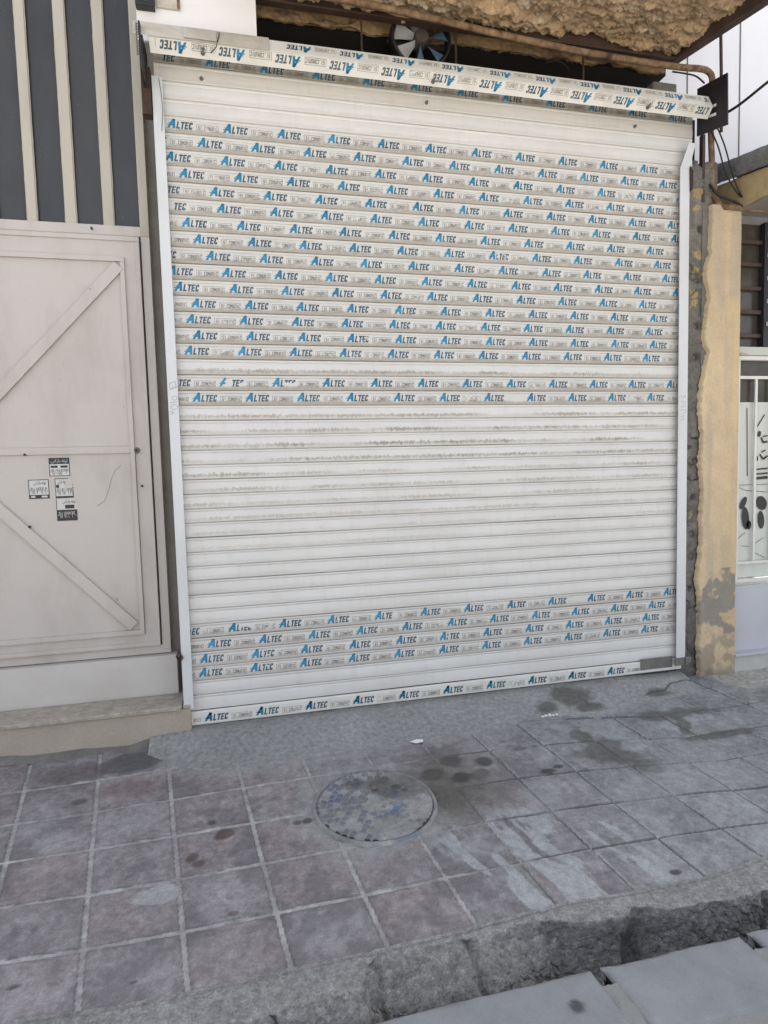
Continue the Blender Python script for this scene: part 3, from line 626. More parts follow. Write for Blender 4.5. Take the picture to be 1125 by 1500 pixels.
    m.prism(P, (.008, 0, 0)); pl = m.build('cheek_plate', M_BLACK, t)
    for (yy, zz) in ((-.13, 3.40), (-.13, 3.35)):
        m = MB(); m.tube([(3.073, yy, zz), (3.073, yy-.045, zz-.012)], .008, 8); m.build('slot', M_BOARD, pl)
    m = MB(); m.prism([(3.006, -.052, 3.10), (3.032, -.05, 3.07), (3.028, -.05, 2.965), (3.010, -.05, 2.95)], (0, .03, 0)); m.build('rusty_lug', M_RUSTD, t, .003)
    # fixings at the foot
    p = atY(262, 960, -.043); m = MB(); m.tube([(p[0], -.042, p[2]), (p[0], -.062, p[2])], .014, 12); m.tube([(p[0]+.012, -.05, p[2]), (p[0]+.02, -.06, p[2]-.01), (p[0]+.012, -.066, p[2]-.02)], .005, 6); m.build('padlock_pin', M_STEEL, t, smooth=True)
    m = MB(); m.box(2.70, 2.93, -.024, -.0195, .022, .092); m.box(2.93, 3.03, -.050, -.043, .035, .085); m.box(3.0, 3.04, -.062, -.05, .05, .088); m.build('foot_latch', M_MORT, t, .002)
def dusty():
    s = NT('dusty_cover'); n = s.noise(10, 6, .7); n2 = s.noise(3.5, 4, .6, stretch=(1, 1, 2))
    c = s.mix(s.ramp(n2, .35, .65), (.52, .48, .41), (.37, .32, .25)); c = s.mix(s.ramp(n, .45, .75), c, (.60, .57, .50)); s.bump(n, .3, .004); return s.done(c, .6)
M_DUSTY = dusty()
M_ROLL = paint('drum_white_paint', (.70, .68, .63), (.40, .36, .29), .35, .42, 6)
build_shutter()

# ------------------------------------------------------------------ metal gate on the left
def build_gate():
    GX = -2.4; y = .2
    t = thing('metal_gate', (-1.2, y, .15), 'cream painted sheet metal gate with diagonal braces and dark barred window panes above', 'gate')
    m = MB(); m.box(-.163, -.118, y-.02, y+.06, .375, 2.588); m.box(-.163, -.118, y-.021, y+.06, 2.588, 4.3, 1); m.box(GX, -.163, y-.012, y+.06, 2.588, 2.64); m.box(GX, -.163, y-.012, y+.06, 4.2, 4.3)  # upper jamb gets the darker bar paint to stand for shade
    m.box(GX, -.118, y-.015, y+.05, .352, .40); m.build('fixed_frame', [M_GATE, M_BAR_SHADE], t, .003)
    leaf_mb = MB(); leaf_mb.box(GX, -.170, y-.028, y+.02, .402, 2.58)
    leaf = leaf_mb.build('leaf', M_GATE, t, .003)
    m = MB()                                                        # outer lip and raised angle frame
    yo, yi = y-.036, y-.028
    m.box(GX, -.170, yo, yi, .402, .425); m.box(GX, -.170, yo, yi, 2.556, 2.58); m.box(-.192, -.170, yo, yi, .425, 2.556)
    m.build('edge_lip', M_GATE, leaf, .002)
    m = MB(); yo = y-.043
    m.box(GX, -.247, yo, yi, .472, .498); m.box(GX, -.247, yo, yi, 2.448, 2.474); m.box(-.270, -.247, yo, yi, .498, 2.448)
    m.box(GX, -.270, yo+.002, yi, 1.455, 1.492); m.build('angle_frame', M_GATE, leaf, .002)
    def brace(a, bb, w, y0):
        a, bb = Vector(a), Vector(bb); d = (bb-a).normalized(); n = Vector((-d.y, d.x))*w/2
        return MB().prism([(p.x, y0, p.y) for p in (a+n, bb+n, bb-n, a-n)], (0, yi-y0, 0))
    brace((-.275, 2.428), (-1.13, 1.495), .056, y-.046).build('brace', M_GATE, leaf, .002)
    brace((-.300, .520), (-1.14, 1.425), .058, y-.046).build('brace', M_GATE, leaf, .002)
    m = MB(); m.tube([(-.238, y-.028, 1.469), (-.238, y-.047, 1.469)], [.016, .013], 16); m.tube([(-.238, y-.047, 1.469), (-.238, y-.05, 1.469)], [.007, .007], 10, 1); m.build('lock_cylinder', [M_BOLT, M_BLACK], leaf, smooth=False)
    for px, py in ((208, 712), (36, 666), (43, 772), (134, 334)):
        p = atY(px, py, y-.044); m = MB(); m.tube([(p[0], y-.03, p[2]), (p[0], y-.047, p[2])], .006, 8); m.build('rivet', M_BLACK, leaf)
    # scratch line on the sheet
    m = MB(); m.tube([atY(x, z, y-.0285) for x, z in ((178, 681), (168, 690), (163, 702), (160, 715), (153, 734), (142, 741))], .0018, 5); m.build('dent_line', NT('dent').done((.36, .32, .30), .6), leaf)
    # seams beside the frame
    m = MB(); m.box(-.2475, -.2455, y-.0285, y-.0275, .47, 1.46); m.build('seam', M_STEEL, leaf)
    # base plate
    m = MB(); m.box(GX, -.085, y-.06, y+.05, .13, .348); m.build('base_plate', M_GATE2, t, .003)
    # window: bars and panes
    xs = [(-.705, -.655), (-.526, -.470), (-.343, -.289)]
    xs += [(xs[0][0]-.182*k, xs[0][1]-.182*k) for k in range(1, 9)]
    for a, bb in xs:
        m = MB(); m.box(a+.003, bb-.003, y-.004, y+.02, 2.64, 4.2); m.build('window_bar', M_BAR_SHADE, t, .002)
        n = 160; zz = np.linspace(2.64, 4.2, n)
        for e, sg in ((a, 1), (bb, -1)):
            m = MB()
            for k in range(n-1):
                d0, d1 = [.0012+.0016*max(0, vn(q*26, e*50, 3))+.004*max(0, vn(q*9, e*31, 5)-.55) for q in (zz[k], zz[k+1])]
                m.poly([(e+sg*.006, y+.004, zz[k]), (e-sg*d0, y+.005, zz[k]), (e-sg*d1, y+.005, zz[k+1]), (e+sg*.006, y+.004, zz[k+1])])
            m.build('putty', M_BAR_SHADE, t)
    ed = sorted(xs); prev = GX
    for a, bb in ed+[(-.163, 0)]:
        if a-prev > .03: m = MB(); m.box(prev-.01, a+.01, y+.022, y+.028, 2.62, 4.22); m.build('pane', M_PANE, t)
        prev = bb
    # stickers
    stk = [((71, 671), (103, 697), 0, 'sticker with white lettering on a black heading band'), ((41, 703), (73, 730), 1, 'black framed sticker, leftmost of the four'), ((80, 701), (108, 729), 2, 'half torn black framed sticker'), ((82, 731), (114, 762), 3, 'sticker with a black lower half, lowest of the four')]
    yy = y-.0290
    for (a, bb, kind, lab) in stk:
        p, q = atY(*a, yy), atY(*bb, yy); w, h = q[0]-p[0], p[2]-q[2]; x0, z0 = p[0], q[2]
        m = MB()
        def r(u0, v0, u1, v1, mi, lift): m.poly([(x0+w*u0, yy-lift, z0+h*v0), (x0+w*u1, yy-lift, z0+h*v0), (x0+w*u1, yy-lift, z0+h*v1), (x0+w*u0, yy-lift, z0+h*v1)], mi)
        if kind == 2:
            m.poly([(x0, yy-.0006, z0), (x0+w, yy-.0006, z0), (x0+w, yy-.0006, z0+h*.7), (x0+w*.88, yy-.0006, z0+h*.9), (x0+w*.75, yy-.0006, z0+h), (x0, yy-.0006, z0+h)], 0)
            m.poly([(x0+w*.5, yy-.0015, z0+h*.5), (x0+w*.75, yy-.0015, z0+h*.46), (x0+w, yy-.0015, z0+h*.55), (x0+w*.97, yy-.0015, z0+h*.8), (x0+w*.75, yy-.0015, z0+h*.93), (x0+w*.55, yy-.0015, z0+h*.8)], 2)
        else: r(0, 0, 1, 1, 0, .0006)
        bd = .035
        if kind in (0, 1, 2):
            r(0, 0, bd, 1, 1, .001); r(1-bd, 0, 1, 1 if kind != 2 else .7, 1, .001); r(0, 0, 1, bd, 1, .001); r(0, 1-bd, 1 if kind != 2 else .75, 1, 1, .001)
        if kind == 0: r(0, .66, 1, 1, 1, .0011); r(.08, .46, .42, .58, 1, .0011); r(.55, .46, .9, .58, 1, .0011)
        if kind == 1: r(0, 0, 1, .2, 1, .0011); r(.1, .06, .3, .15, 0, .0014); r(.62, .06, .9, .15, 0, .0014); r(.05, .72, .2, .9, 1, .0008) if False else None
        if kind == 2: r(0, 0, 1, .1, 1, .0011); r(.06, .52, .22, .68, 1, .0011)
        if kind == 3: r(0, 0, 1, .5, 1, .0011); r(.42, .55, .88, .72, 1, .0011); r(0, .5, .03, 1, 1, .001)
        s = m.build('sticker', [M_PAPER, M_INK, M_GATE], leaf); s['label'] = lab
        num = ['\u06f0\u06f9\u06f1\u06f8\u06f2\u06f5\u06f5\u06f6\u06f6\u06f4\u06f6', '\u06f0\u06f9\u06f1\u06f8\u06f7\u06f6\u06f9\u06f4\u06f0\u06f4\u06f0', '\u06f0\u06f9\u06f1\u06f8\u06f9\u06f1\u06f8\u06f6\u06f2\u06f1\u06f9', '\u06f0\u06f9\u06f1\u06f8\u06f7\u06f3\u06f3\u06f6\u06f4\u06f6\u06f0'][kind]
        head = '\ufbfd\ufee8\ufb90\u200a\ufeaf\ufe8e\ufe91 \ufeea\ufedf\ufeee\ufedf'
        for body, u0, u1, v0, v1, mi in ((num, .06, .94, (.08, .26, .16, .12)[kind], (.40, .60, .50, .42)[kind], (0, 0, 0, 1)[kind]), (head, (.1, .25, .15, .3)[kind], (.9, .85, .6, .95)[kind], (.71, .70, .70, .76)[kind], (.93, .92, .92, .96)[kind], (1, 0, 0, 0)[kind])):
            c = bpy.data.curves.new('lettering', 'FONT'); c.body = body; o = bpy.data.objects.new('lettering', c); COL.objects.link(o)
            bpy.context.view_layer.update(); me = bpy.data.meshes.new_from_object(o); bpy.data.objects.remove(o); bpy.data.curves.remove(c)
            n = len(me.vertices)
            if n < 4: continue
            co = np.empty(n*3, np.float32); me.vertices.foreach_get('co', co); co = co.reshape(-1, 3); mn, mx = co.min(0), co.max(0)
            out = np.empty_like(co); out[:, 0] = x0+w*(u0+(u1-u0)*(co[:, 0]-mn[0])/(mx[0]-mn[0])); out[:, 2] = z0+h*(v0+(v1-v0)*(co[:, 1]-mn[1])/(mx[1]-mn[1])); out[:, 1] = yy-.0018
            me.vertices.foreach_set('co', out.ravel()); me.materials.clear()
            l = root_loc(s); link('sticker_lettering', me, (M_INK, M_PAPER)[mi], s)
M_GATE2 = paint('gate_base_paint', (.55, .52, .49), (.36, .32, .27), .4, .5, 4, streak=(.5, 1, 1))
M_PAPER = NT('sticker_paper').done((.58, .57, .55), .6); M_INK = NT('sticker_ink').done((.03, .03, .032), .6)
build_gate()
# jamb wall behind the rail, step and plinth
m = MB(); m.box(-.118, .0, .23, .5, -.2, 4.3); m.box(-.03, .05, .06, .23, -.2, 3.3); tag(m.build('jamb_wall', M_JAMB), 'narrow grey rendered wall strip between the cream gate and the shutter rail', 'wall')
t = thing('door_step', (-1, -.04, -.08), 'beige stone door step with rendered riser below the cream gate', 'door step')
m = MB(); m.box(-2.6, -.056, -.066, .26, .108, .130); o = m.build('stone_sill', M_SILL, t, .004)
m = MB(); m.box(-2.6, -.012, -.05, .25, -.2, .106); m.box(-.052, -.012, -.05, .2, .106, .128); o = m.build('riser', M_PLINTH, t, .006)
m = MB(); n = 160; xs_ = np.linspace(-2.6, -.03, n)
for k in range(n-1): m.poly([(xs_[k], -.048, -.03+.02*vn(xs_[k]*9, 0, 1)), (xs_[k], -.085+.03*vn(xs_[k]*9, 2, 1), gz(0, -.1)+.002), (xs_[k+1], -.085+.03*vn(xs_[k+1]*9, 2, 1), gz(0, -.1)+.002), (xs_[k+1], -.048, -.03+.02*vn(xs_[k+1]*9, 0, 1))])
m.build('mortar_fillet', M_MORT, t)

# ------------------------------------------------------------------ over the shutter
m = MB(); m.box(-.10, .470, -.036, -.020, 3.44, 3.745); tag(m.build('white_board', M_BOARD, bevel=.002), 'plain white board fixed above the left end of the shutter drum', 'board')
t = thing('meter_box', (-.05, -.06, 3.68), 'small black meter box with a number window beside the white board', 'meter')
p0, p1 = atY(199, 12, -.06), atY(227, 14, -.06)
m = MB(); m.box(p0[0], p1[0], -.085, -.038, p1[2], 3.76); m.build('case', M_BLACK, t, .003)
m = MB(); m.box(p0[0]+.01, p0[0]+.055, -.088, -.0855, p1[2]+.018, p1[2]+.06); fr_ = m.build('number_window', M_MORT, t)
c = bpy.data.curves.new('digit', 'FONT'); c.body = '0'; o = bpy.data.objects.new('digit', c); COL.objects.link(o); bpy.context.view_layer.update(); me = bpy.data.meshes.new_from_object(o); bpy.data.objects.remove(o); bpy.data.curves.remove(c)
n = len(me.vertices); co = np.empty(n*3, np.float32); me.vertices.foreach_get('co', co); co = co.reshape(-1, 3); out = np.stack([p0[0]+.038+co[:, 0]*.03, co[:, 0]*0-.0888, p1[2]+.026+co[:, 1]*.03], -1); me.vertices.foreach_set('co', out.astype(np.float32).ravel()); link('digit', me, M_BOARD, fr_)
p0, p1 = atY(229, 6, -.06), atY(263, 12, -.06)
m = MB(); m.box(p0[0], p1[0], -.05, -.038, p1[2], 3.75); m.box(p1[0]-.012, p1[0]+.002, -.0515, -.05, p1[2], 3.75, 1); tag(m.build('label_plate', [M_DUSTY, M_RUST], bevel=.001), 'stained pale plate with a rusty edge between meter box and white board', 'plate')

ZC = 3.785
def build_balcony():
    t = thing('balcony', (1.8, -.5, ZC), 'projecting balcony slab with flaking brown mud plaster underside and steel edge beams', 'balcony')
    xs = np.arange(.30, 2.99, .006); v = np.linspace(0, 1, 140)
    e0 = at(990, 82, (0, 0, 1), ZC); e1 = at(1113, 0, (0, 0, 1), ZC); dx = (e1[0]-e0[0])/(e0[1]-e1[1])
    back = .045; X = xs[:, None]+0*v; Y = back-(.80+back)*v+0*X
    X = X+dx*(back-Y)*sstep(.3, 2.95, X)
    warp = fbm(X*3, Y*3, 3, 8)*.6
    a = fbm(X*7, Y*15+warp*3, 5, 3, .55); rid = 1-np.abs(fbm(X*6+5, Y*17+warp*4, 4, 13)); b_ = np.floor((a+warp)*4.5+vn(X*20, Y*20, 2)*.35)/4.5
    H = .062*b_+.024*rid+.024*fbm(X*30, Y*44, 4, 22, .7)+.014*np.floor(fbm(X*16, Y*26, 3, 23)*5)/5
    Z = ZC+.02-H*.8
    col = np.array([.45, .32, .195])*(1+.30*fbm(X*5, Y*9, 4, 31))[..., None]
    col = mixc(col, (.58, .47, .34), sstep(.1, .5, fbm(X*9, Y*20, 4, 37))*.6)
    col = mixc(col, (.28, .17, .085), sstep(.2, .6, fbm(X*12, Y*26, 4, 43))*.6)
    grid('mud_underside', np.stack([X, Y, Z], -1), M_MUD, np.clip(col, .01, .8), t, smooth=False)
    m = MB(); m.box(.25, 3.1, -.80, .05, ZC+.14, ZC+.3); m.build('slab', M_CONC, t)
    m = MB(); A = np.array([e0[0], .06]); B = A+np.array([dx, -1])*.88
    m.hexa([(A[0]-.03, A[1], ZC-.035), (A[0]+.028, A[1], ZC-.035), (B[0]+.028, B[1], ZC-.035), (B[0]-.03, B[1], ZC-.035), (A[0]-.03, A[1], ZC+.14), (A[0]+.028, A[1], ZC+.14), (B[0]+.028, B[1], ZC+.14), (B[0]-.03, B[1], ZC+.14)]); m.build('edge_beam', M_STEEL, t, .003)
    m = MB(); m.box(.30, A[0], .03, .075, ZC-.03, ZC-.018); m.box(.30, A[0], .055, .075, ZC-.018, ZC+.13); m.build('wall_angle', M_STEEL, t, .002)
    for px in (530, 668, 855):
        p = atY(px, 60, .06); m = MB(); m.tube([(p[0], .065, 3.47), (p[0], .065, ZC-.02)], .006, 6); m.build('hanger_rod', M_STEEL, t)
build_balcony()
# masonry behind the drum
xs = np.arange(-.1, 3.02, .010); zs = np.arange(3.70, 4.3, .008); X = xs[:, None]+0*zs; Z = zs+0*X
H = .03*np.floor(fbm(X*7, Z*12, 4, 6)*4)/4+.03*(1-np.abs(fbm(X*6, Z*14, 4, 9)))+.01*fbm(X*30, Z*30, 3, 4)
Z = np.maximum(Z, 3.772+.012*fbm(X*9, X*0, 3, 5)); H = H*1.3; col = np.array([.36, .24, .13])*(1+.35*fbm(X*5, Z*9, 4, 3))[..., None]; col = mixc(col, (.09, .06, .04), sstep(.1, .4, fbm(X*8, Z*16, 4, 33))*.6)
tag(grid('masonry_wall', np.stack([X, .22-H, Z], -1), M_MUD, np.clip(col, .01, .8)), 'rough brown masonry wall in the dark gap above the shutter drum', 'wall')
m = MB(); m.box(-.1, 3.055, .42, .6, -.2, 4.3); m.box(-.1, 3.055, .06, .42, 4.1, 4.3); m.box(-.1, 3.055, .24, .42, 3.79, 4.1); m.box(3.02, 3.14, .075, .4, 3.1, 3.44); tag(m.build('shop_wall', M_SHADE), 'shop wall hidden behind the shutter and the drum, coloured near black for shade', 'wall')  # shade behind and beside the drum is put into the wall colour
m = MB(); m.box(2.86, 3.03, .10, .33, 3.40, 3.66); tag(m.build('concrete_block', M_MORT, bevel=.01), 'grey concrete block under the balcony corner right of the drum', 'block')
def build_fan():
    c = np.array([1.385, .13, 3.735]); R = .162
    t = thing('exhaust_fan', tuple(c), 'round exhaust fan with pale and blue blades behind the shutter drum', 'fan')
    a = np.linspace(0, 2*math.pi, 64); pr = np.array([(R, -.03), (R+.006, -.03), (R+.012, -.02), (R+.012, .05), (R, .05), (R, -.03)])
    A = a[:, None]+0*pr[:, 0]; grid('housing_ring', np.stack([c[0]+pr[:, 0]*np.cos(A), c[1]+pr[:, 1]+0*A, c[2]+pr[:, 0]*np.sin(A)], -1), M_BLACK, parent=t)
    m = MB(); m.tube([(c[0], c[1]-.035, c[2]), (c[0], c[1]+.05, c[2])], [.038, .045], 20); m.build('hub', M_HUB, t, .004)
    for k in range(7):
        a0 = 2*math.pi*k/7+.28; bl = k in (0, 5, 6); m = MB(); nr = 7
        rr = np.linspace(.042, R-.008, nr); wv = np.linspace(.22, .30, nr)
        top = [(c[0]+r*math.cos(a0-w), c[1]-.018, c[2]+r*math.sin(a0-w)) for r, w in zip(rr, wv)]; bot = [(c[0]+r*math.cos(a0+w*.75), c[1]+.016, c[2]+r*math.sin(a0+w*.75)) for r, w in zip(rr, wv)]
        for i in range(nr-1): m.hexa([np.array(q) for q in (top[i], top[i+1], bot[i+1], bot[i])]+[np.array(q)+(0, .003, 0) for q in (top[i], top[i+1], bot[i+1], bot[i])])
        o = m.build('blade', M_FANB if bl else M_FANW, t)
    m = MB(); m.box(c[0]-R-.02, c[0]+R+.02, c[1]+.052, c[1]+.06, c[2]-.012, c[2]+.012); m.box(c[0]-.012, c[0]+.012, c[1]+.052, c[1]+.06, c[2]-R-.02, c[2]+R+.02); m.build('rear_bracket', M_BLACK, t)
M_HUB = rough_mat('fan_hub', (.06, .05, .045), (.10, .07, .055), 12); M_FANW = rough_mat('fan_blade_pale', (.33, .34, .34), (.42, .43, .43), 8, .1); M_FANB = rough_mat('fan_blade_blue', (.09, .16, .27), (.13, .2, .32), 8, .1)
build_fan()
# rusty pipe run
def curve(pts, n=8):
    pts = [Vector(p) for p in pts]; out = []
    for i in range(len(pts)-1):
        p0, p1, p2, p3 = pts[max(i-1, 0)], pts[i], pts[i+1], pts[min(i+2, len(pts)-1)]
        for k in range(n):
            t = k/n; out.append(.5*((2*p1)+(p2-p0)*t+(2*p0-5*p1+4*p2-p3)*t*t+(3*p1-p0-3*p2+p3)*t**3))
    return out+[pts[-1]]
pp = [atY(x, y, -.05) for x, y in ((420, -14), (505, 0), (620, 24), (740, 52), (860, 77), (985, 97))]
pp += [np.array(q) for q in ((3.06, -.05, 3.662), (3.12, -.05, 3.655), (3.155, -.045, 3.63), (3.17, -.03, 3.58), (3.18, -.01, 3.5), (3.2, .01, 3.35), (3.213, .015, 3.2), (3.222, .015, 3.0), (3.230, -.005, 2.94), (3.262, -.02, 2.892), (3.31, -.045, 2.882), (3.5, -.05, 2.878), (4.2, -.05, 2.87))]
m = MB(); m.tube(curve(pp, 6), .0175, 12); tag(m.build('gas_pipe', M_RUST, smooth=True), 'rusty bent pipe running under the balcony edge and down beside the shutter', 'pipe')
a = atY(1068, 30, -.12); bq = atY(1062, 118, -.12)
m = MB(); m.tube([(3.165, -.10, ZC+.1), (3.168, -.11, 3.5), (3.17, -.11, 3.28)], .009, 8); tag(m.build('iron_rod', M_STEEL), 'thin rusty iron rod hanging from the balcony beam to the drum plate', 'rod')
m = MB(); m.box(3.135, 3.155, -.0, .03, 2.92, 3.32); tag(m.build('angle_post', M_STEEL, bevel=.002), 'dark steel angle standing on the brick pier under the drum plate', 'post')
def cable(pts, r, label, y=None):
    P = [(atY(*p[:2], p[2]) if len(p) == 3 else p) for p in pts]
    m = MB(); m.tube(curve(P, 8), r, 7); return tag(m.build('cable', M_CABLE, smooth=True), label, 'cable', 'cables beside the shutter')
cable([(1060, 168, -.1), (1085, 152, -.2), (1125, 120, -.35), (1180, 78, -.5)], .008, 'thick black cable stretched taut from the drum plate to the right')
cable([(1040, 188, .0), (1052, 215, -.02), (1064, 255, -.05), (1085, 288, -.05), (1110, 299, -.05), (1160, 300, -.05)], .0045, 'thin black cable sagging from the drum plate onto the pipe')
cable([(1050, 185, .0), (1062, 215, -.03), (1078, 270, -.06), (1098, 296, -.06), (1150, 300, -.08)], .0045, 'second thin black cable looping just right of the sagging one')
cable([(1040, 270, .0), (1052, 285, -.03), (1078, 296, -.06), (1095, 305, -.06), (1150, 306, -.06)], .007, 'short dark cable bundle lying along the top of the pipe')
cable([(985, 105, .05), (1005, 108, .04), (1020, 112, .02), (1032, 122, .0)], .005, 'black cable looping under the pipe elbow above the drum end')
cable([(800, 92, .08), (815, 89, .06), (828, 95, .05), (834, 104, .04)], .003, 'small pale looped wire end poking out above the drum')

# ------------------------------------------------------------------ pier and plaster wall on the right
PLX = [(3.183, 2.901), (3.177, 2.614), (3.139, 2.489), (3.171, 2.366), (3.144, 2.157), (3.13, 2.073), (3.176, 2.011), (3.133, 1.884), (3.11, 1.651), (3.133, 1.48), (3.115, 1.309), (3.137, 1.135), (3.129, .961), (3.131, .786), (3.104, .567), (3.126, .433), (3.119, .165), (3.132, -.108)]
def build_pier():
    xs = np.arange(2.985, 3.25, .0055); zs = np.arange(-.12, 3.235, .0065); X = xs[:, None]+0*zs; Z = zs+0*X
    course = (Z/.083); fr = np.abs(course-np.round(course))*.083+.006*fbm(X*20, Z*20, 3, 4)
    H = .012*fbm(X*16, Z*16, 5, 3, .6)+.010*np.floor(fbm(X*8, Z*11, 4, 7)*4)/4
    crack = 1-sstep(.0, .008, np.abs(fbm(X*9, Z*12, 3, 31))*.09); H = H-.022*crack*sstep(-.1, .3, fbm(X*4, Z*3, 2, 8))
    col = np.array([.185, .172, .152])*(1+.3*fbm(X*9, Z*9, 4, 5))[..., None]
    col = mixc(col, (.05, .045, .04), crack*.6*sstep(-.1, .3, fbm(X*4, Z*3, 2, 8)))
    for i, (bx, bz) in enumerate(((3.091, 3.196), (3.094, 2.963), (3.095, 2.883), (3.099, 2.602), (3.1, 2.508), (3.087, 2.363), (3.082, 2.309), (3.068, .986))):
        d = np.maximum(np.abs(X-bx)/(.034 if i != 7 else .02), np.abs(Z-bz)/.026)+.8*fbm(X*22, Z*22, 4, i); k = 1-sstep(.75, .95, d)
        col = mixc(col, (.42, .31, .15) if i != 7 else (.27, .26, .15), k*.85); H = H+.008*k
    for bx, bz in ((3.13, 3.15), (3.13, 2.76), (3.12, 2.45), (3.12, 2.17), (3.11, 1.98), (3.1, .86), (3.1, 1.1), (3.1, .72)):
        k = np.exp(-(((X-bx)/.02)**2+((Z-bz)/.02)**2)); H = H-.03*k; col = mixc(col, (.03, .028, .025), k*.8)
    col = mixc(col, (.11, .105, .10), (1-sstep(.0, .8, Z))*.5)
    topcut = sstep(3.15, 3.235, Z+.03*fbm(X*14, X*0, 3, 6))
    P = np.stack([X, .005-H+.25*topcut, Z], -1)
    tag(grid('brick_pier', P, M_PIER, np.clip(col, .01, .8)), 'narrow crumbling grey mortar pier with exposed yellow bricks beside the right rail', 'pier')
    # plaster skin
    zs = np.arange(-.10, 2.90, .0065); u = np.linspace(0, 1, 62); zz = np.array([p[1] for p in PLX])[::-1]; xx = np.array([p[0] for p in PLX])[::-1]
    xl = np.interp(zs, zz, xx)+.009*fbm(zs*30, zs*0, 5, 3, .65)+.006*np.floor(vn(zs*45, zs*0, 8)*3)/3; Z = zs[:, None]+0*u; X = xl[:, None]+(3.397-xl[:, None])*u
    H = .0025*fbm(X*14, Z*6, 4, 6)+.0012*fbm(X*60, Z*60, 2, 5)
    edge = (1-sstep(0, .04, u))*np.ones_like(X)
    col = np.array([.57, .44, .285])*(1+.20*fbm(X*4, Z*2.2, 4, 8))[..., None]
    col = mixc(col, (.44, .36, .27), sstep(-.1, .3, fbm(X*16, Z*1.6, 4, 18)+.35*sstep(1.6, 2.6, Z))*.6)
    col = mixc(col, (.62, .455, .245), sstep(.55, .75, u)*(1-sstep(2.35, 2.5, Z))*.35)
    col = mixc(col, (.45, .38, .28), sstep(.62, .68, u)*sstep(2.30, 2.36, Z)*.8)
    g = sstep(-.08, .12, fbm(X*9, Z*9, 4, 55)+.9*(.5-np.abs(Z-.42)*3.0)-.12); col = mixc(col, (.215, .205, .19), g*.8*(Z < .64)); H = H-.006*g*(Z < .64)
    g2 = sstep(.0, .3, fbm(X*11, Z*11, 4, 65))*(1-sstep(.1, .33, Z)); col = mixc(col, (.24, .20, .16), g2*.65)
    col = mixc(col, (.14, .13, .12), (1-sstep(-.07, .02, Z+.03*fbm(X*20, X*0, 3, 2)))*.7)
    col = mixc(col, (.62, .50, .30), edge*.35)
    P = np.stack([X, -.030-H+edge*.028, Z], -1)
    tag(grid('plaster_wall', P, M_PLAST, np.clip(col, .01, .8)), 'ochre plastered wall strip with a ragged left edge between pier and neighbour door', 'wall')
build_pier()
m = MB(); m.box(3.14, 3.397, -.0, .4, -.2, 2.90); m.box(3.0, 3.2, .03, .4, -.2, 3.1); tag(m.build('wall_core', M_MORT), 'grey masonry behind the ochre plaster strip', 'wall')
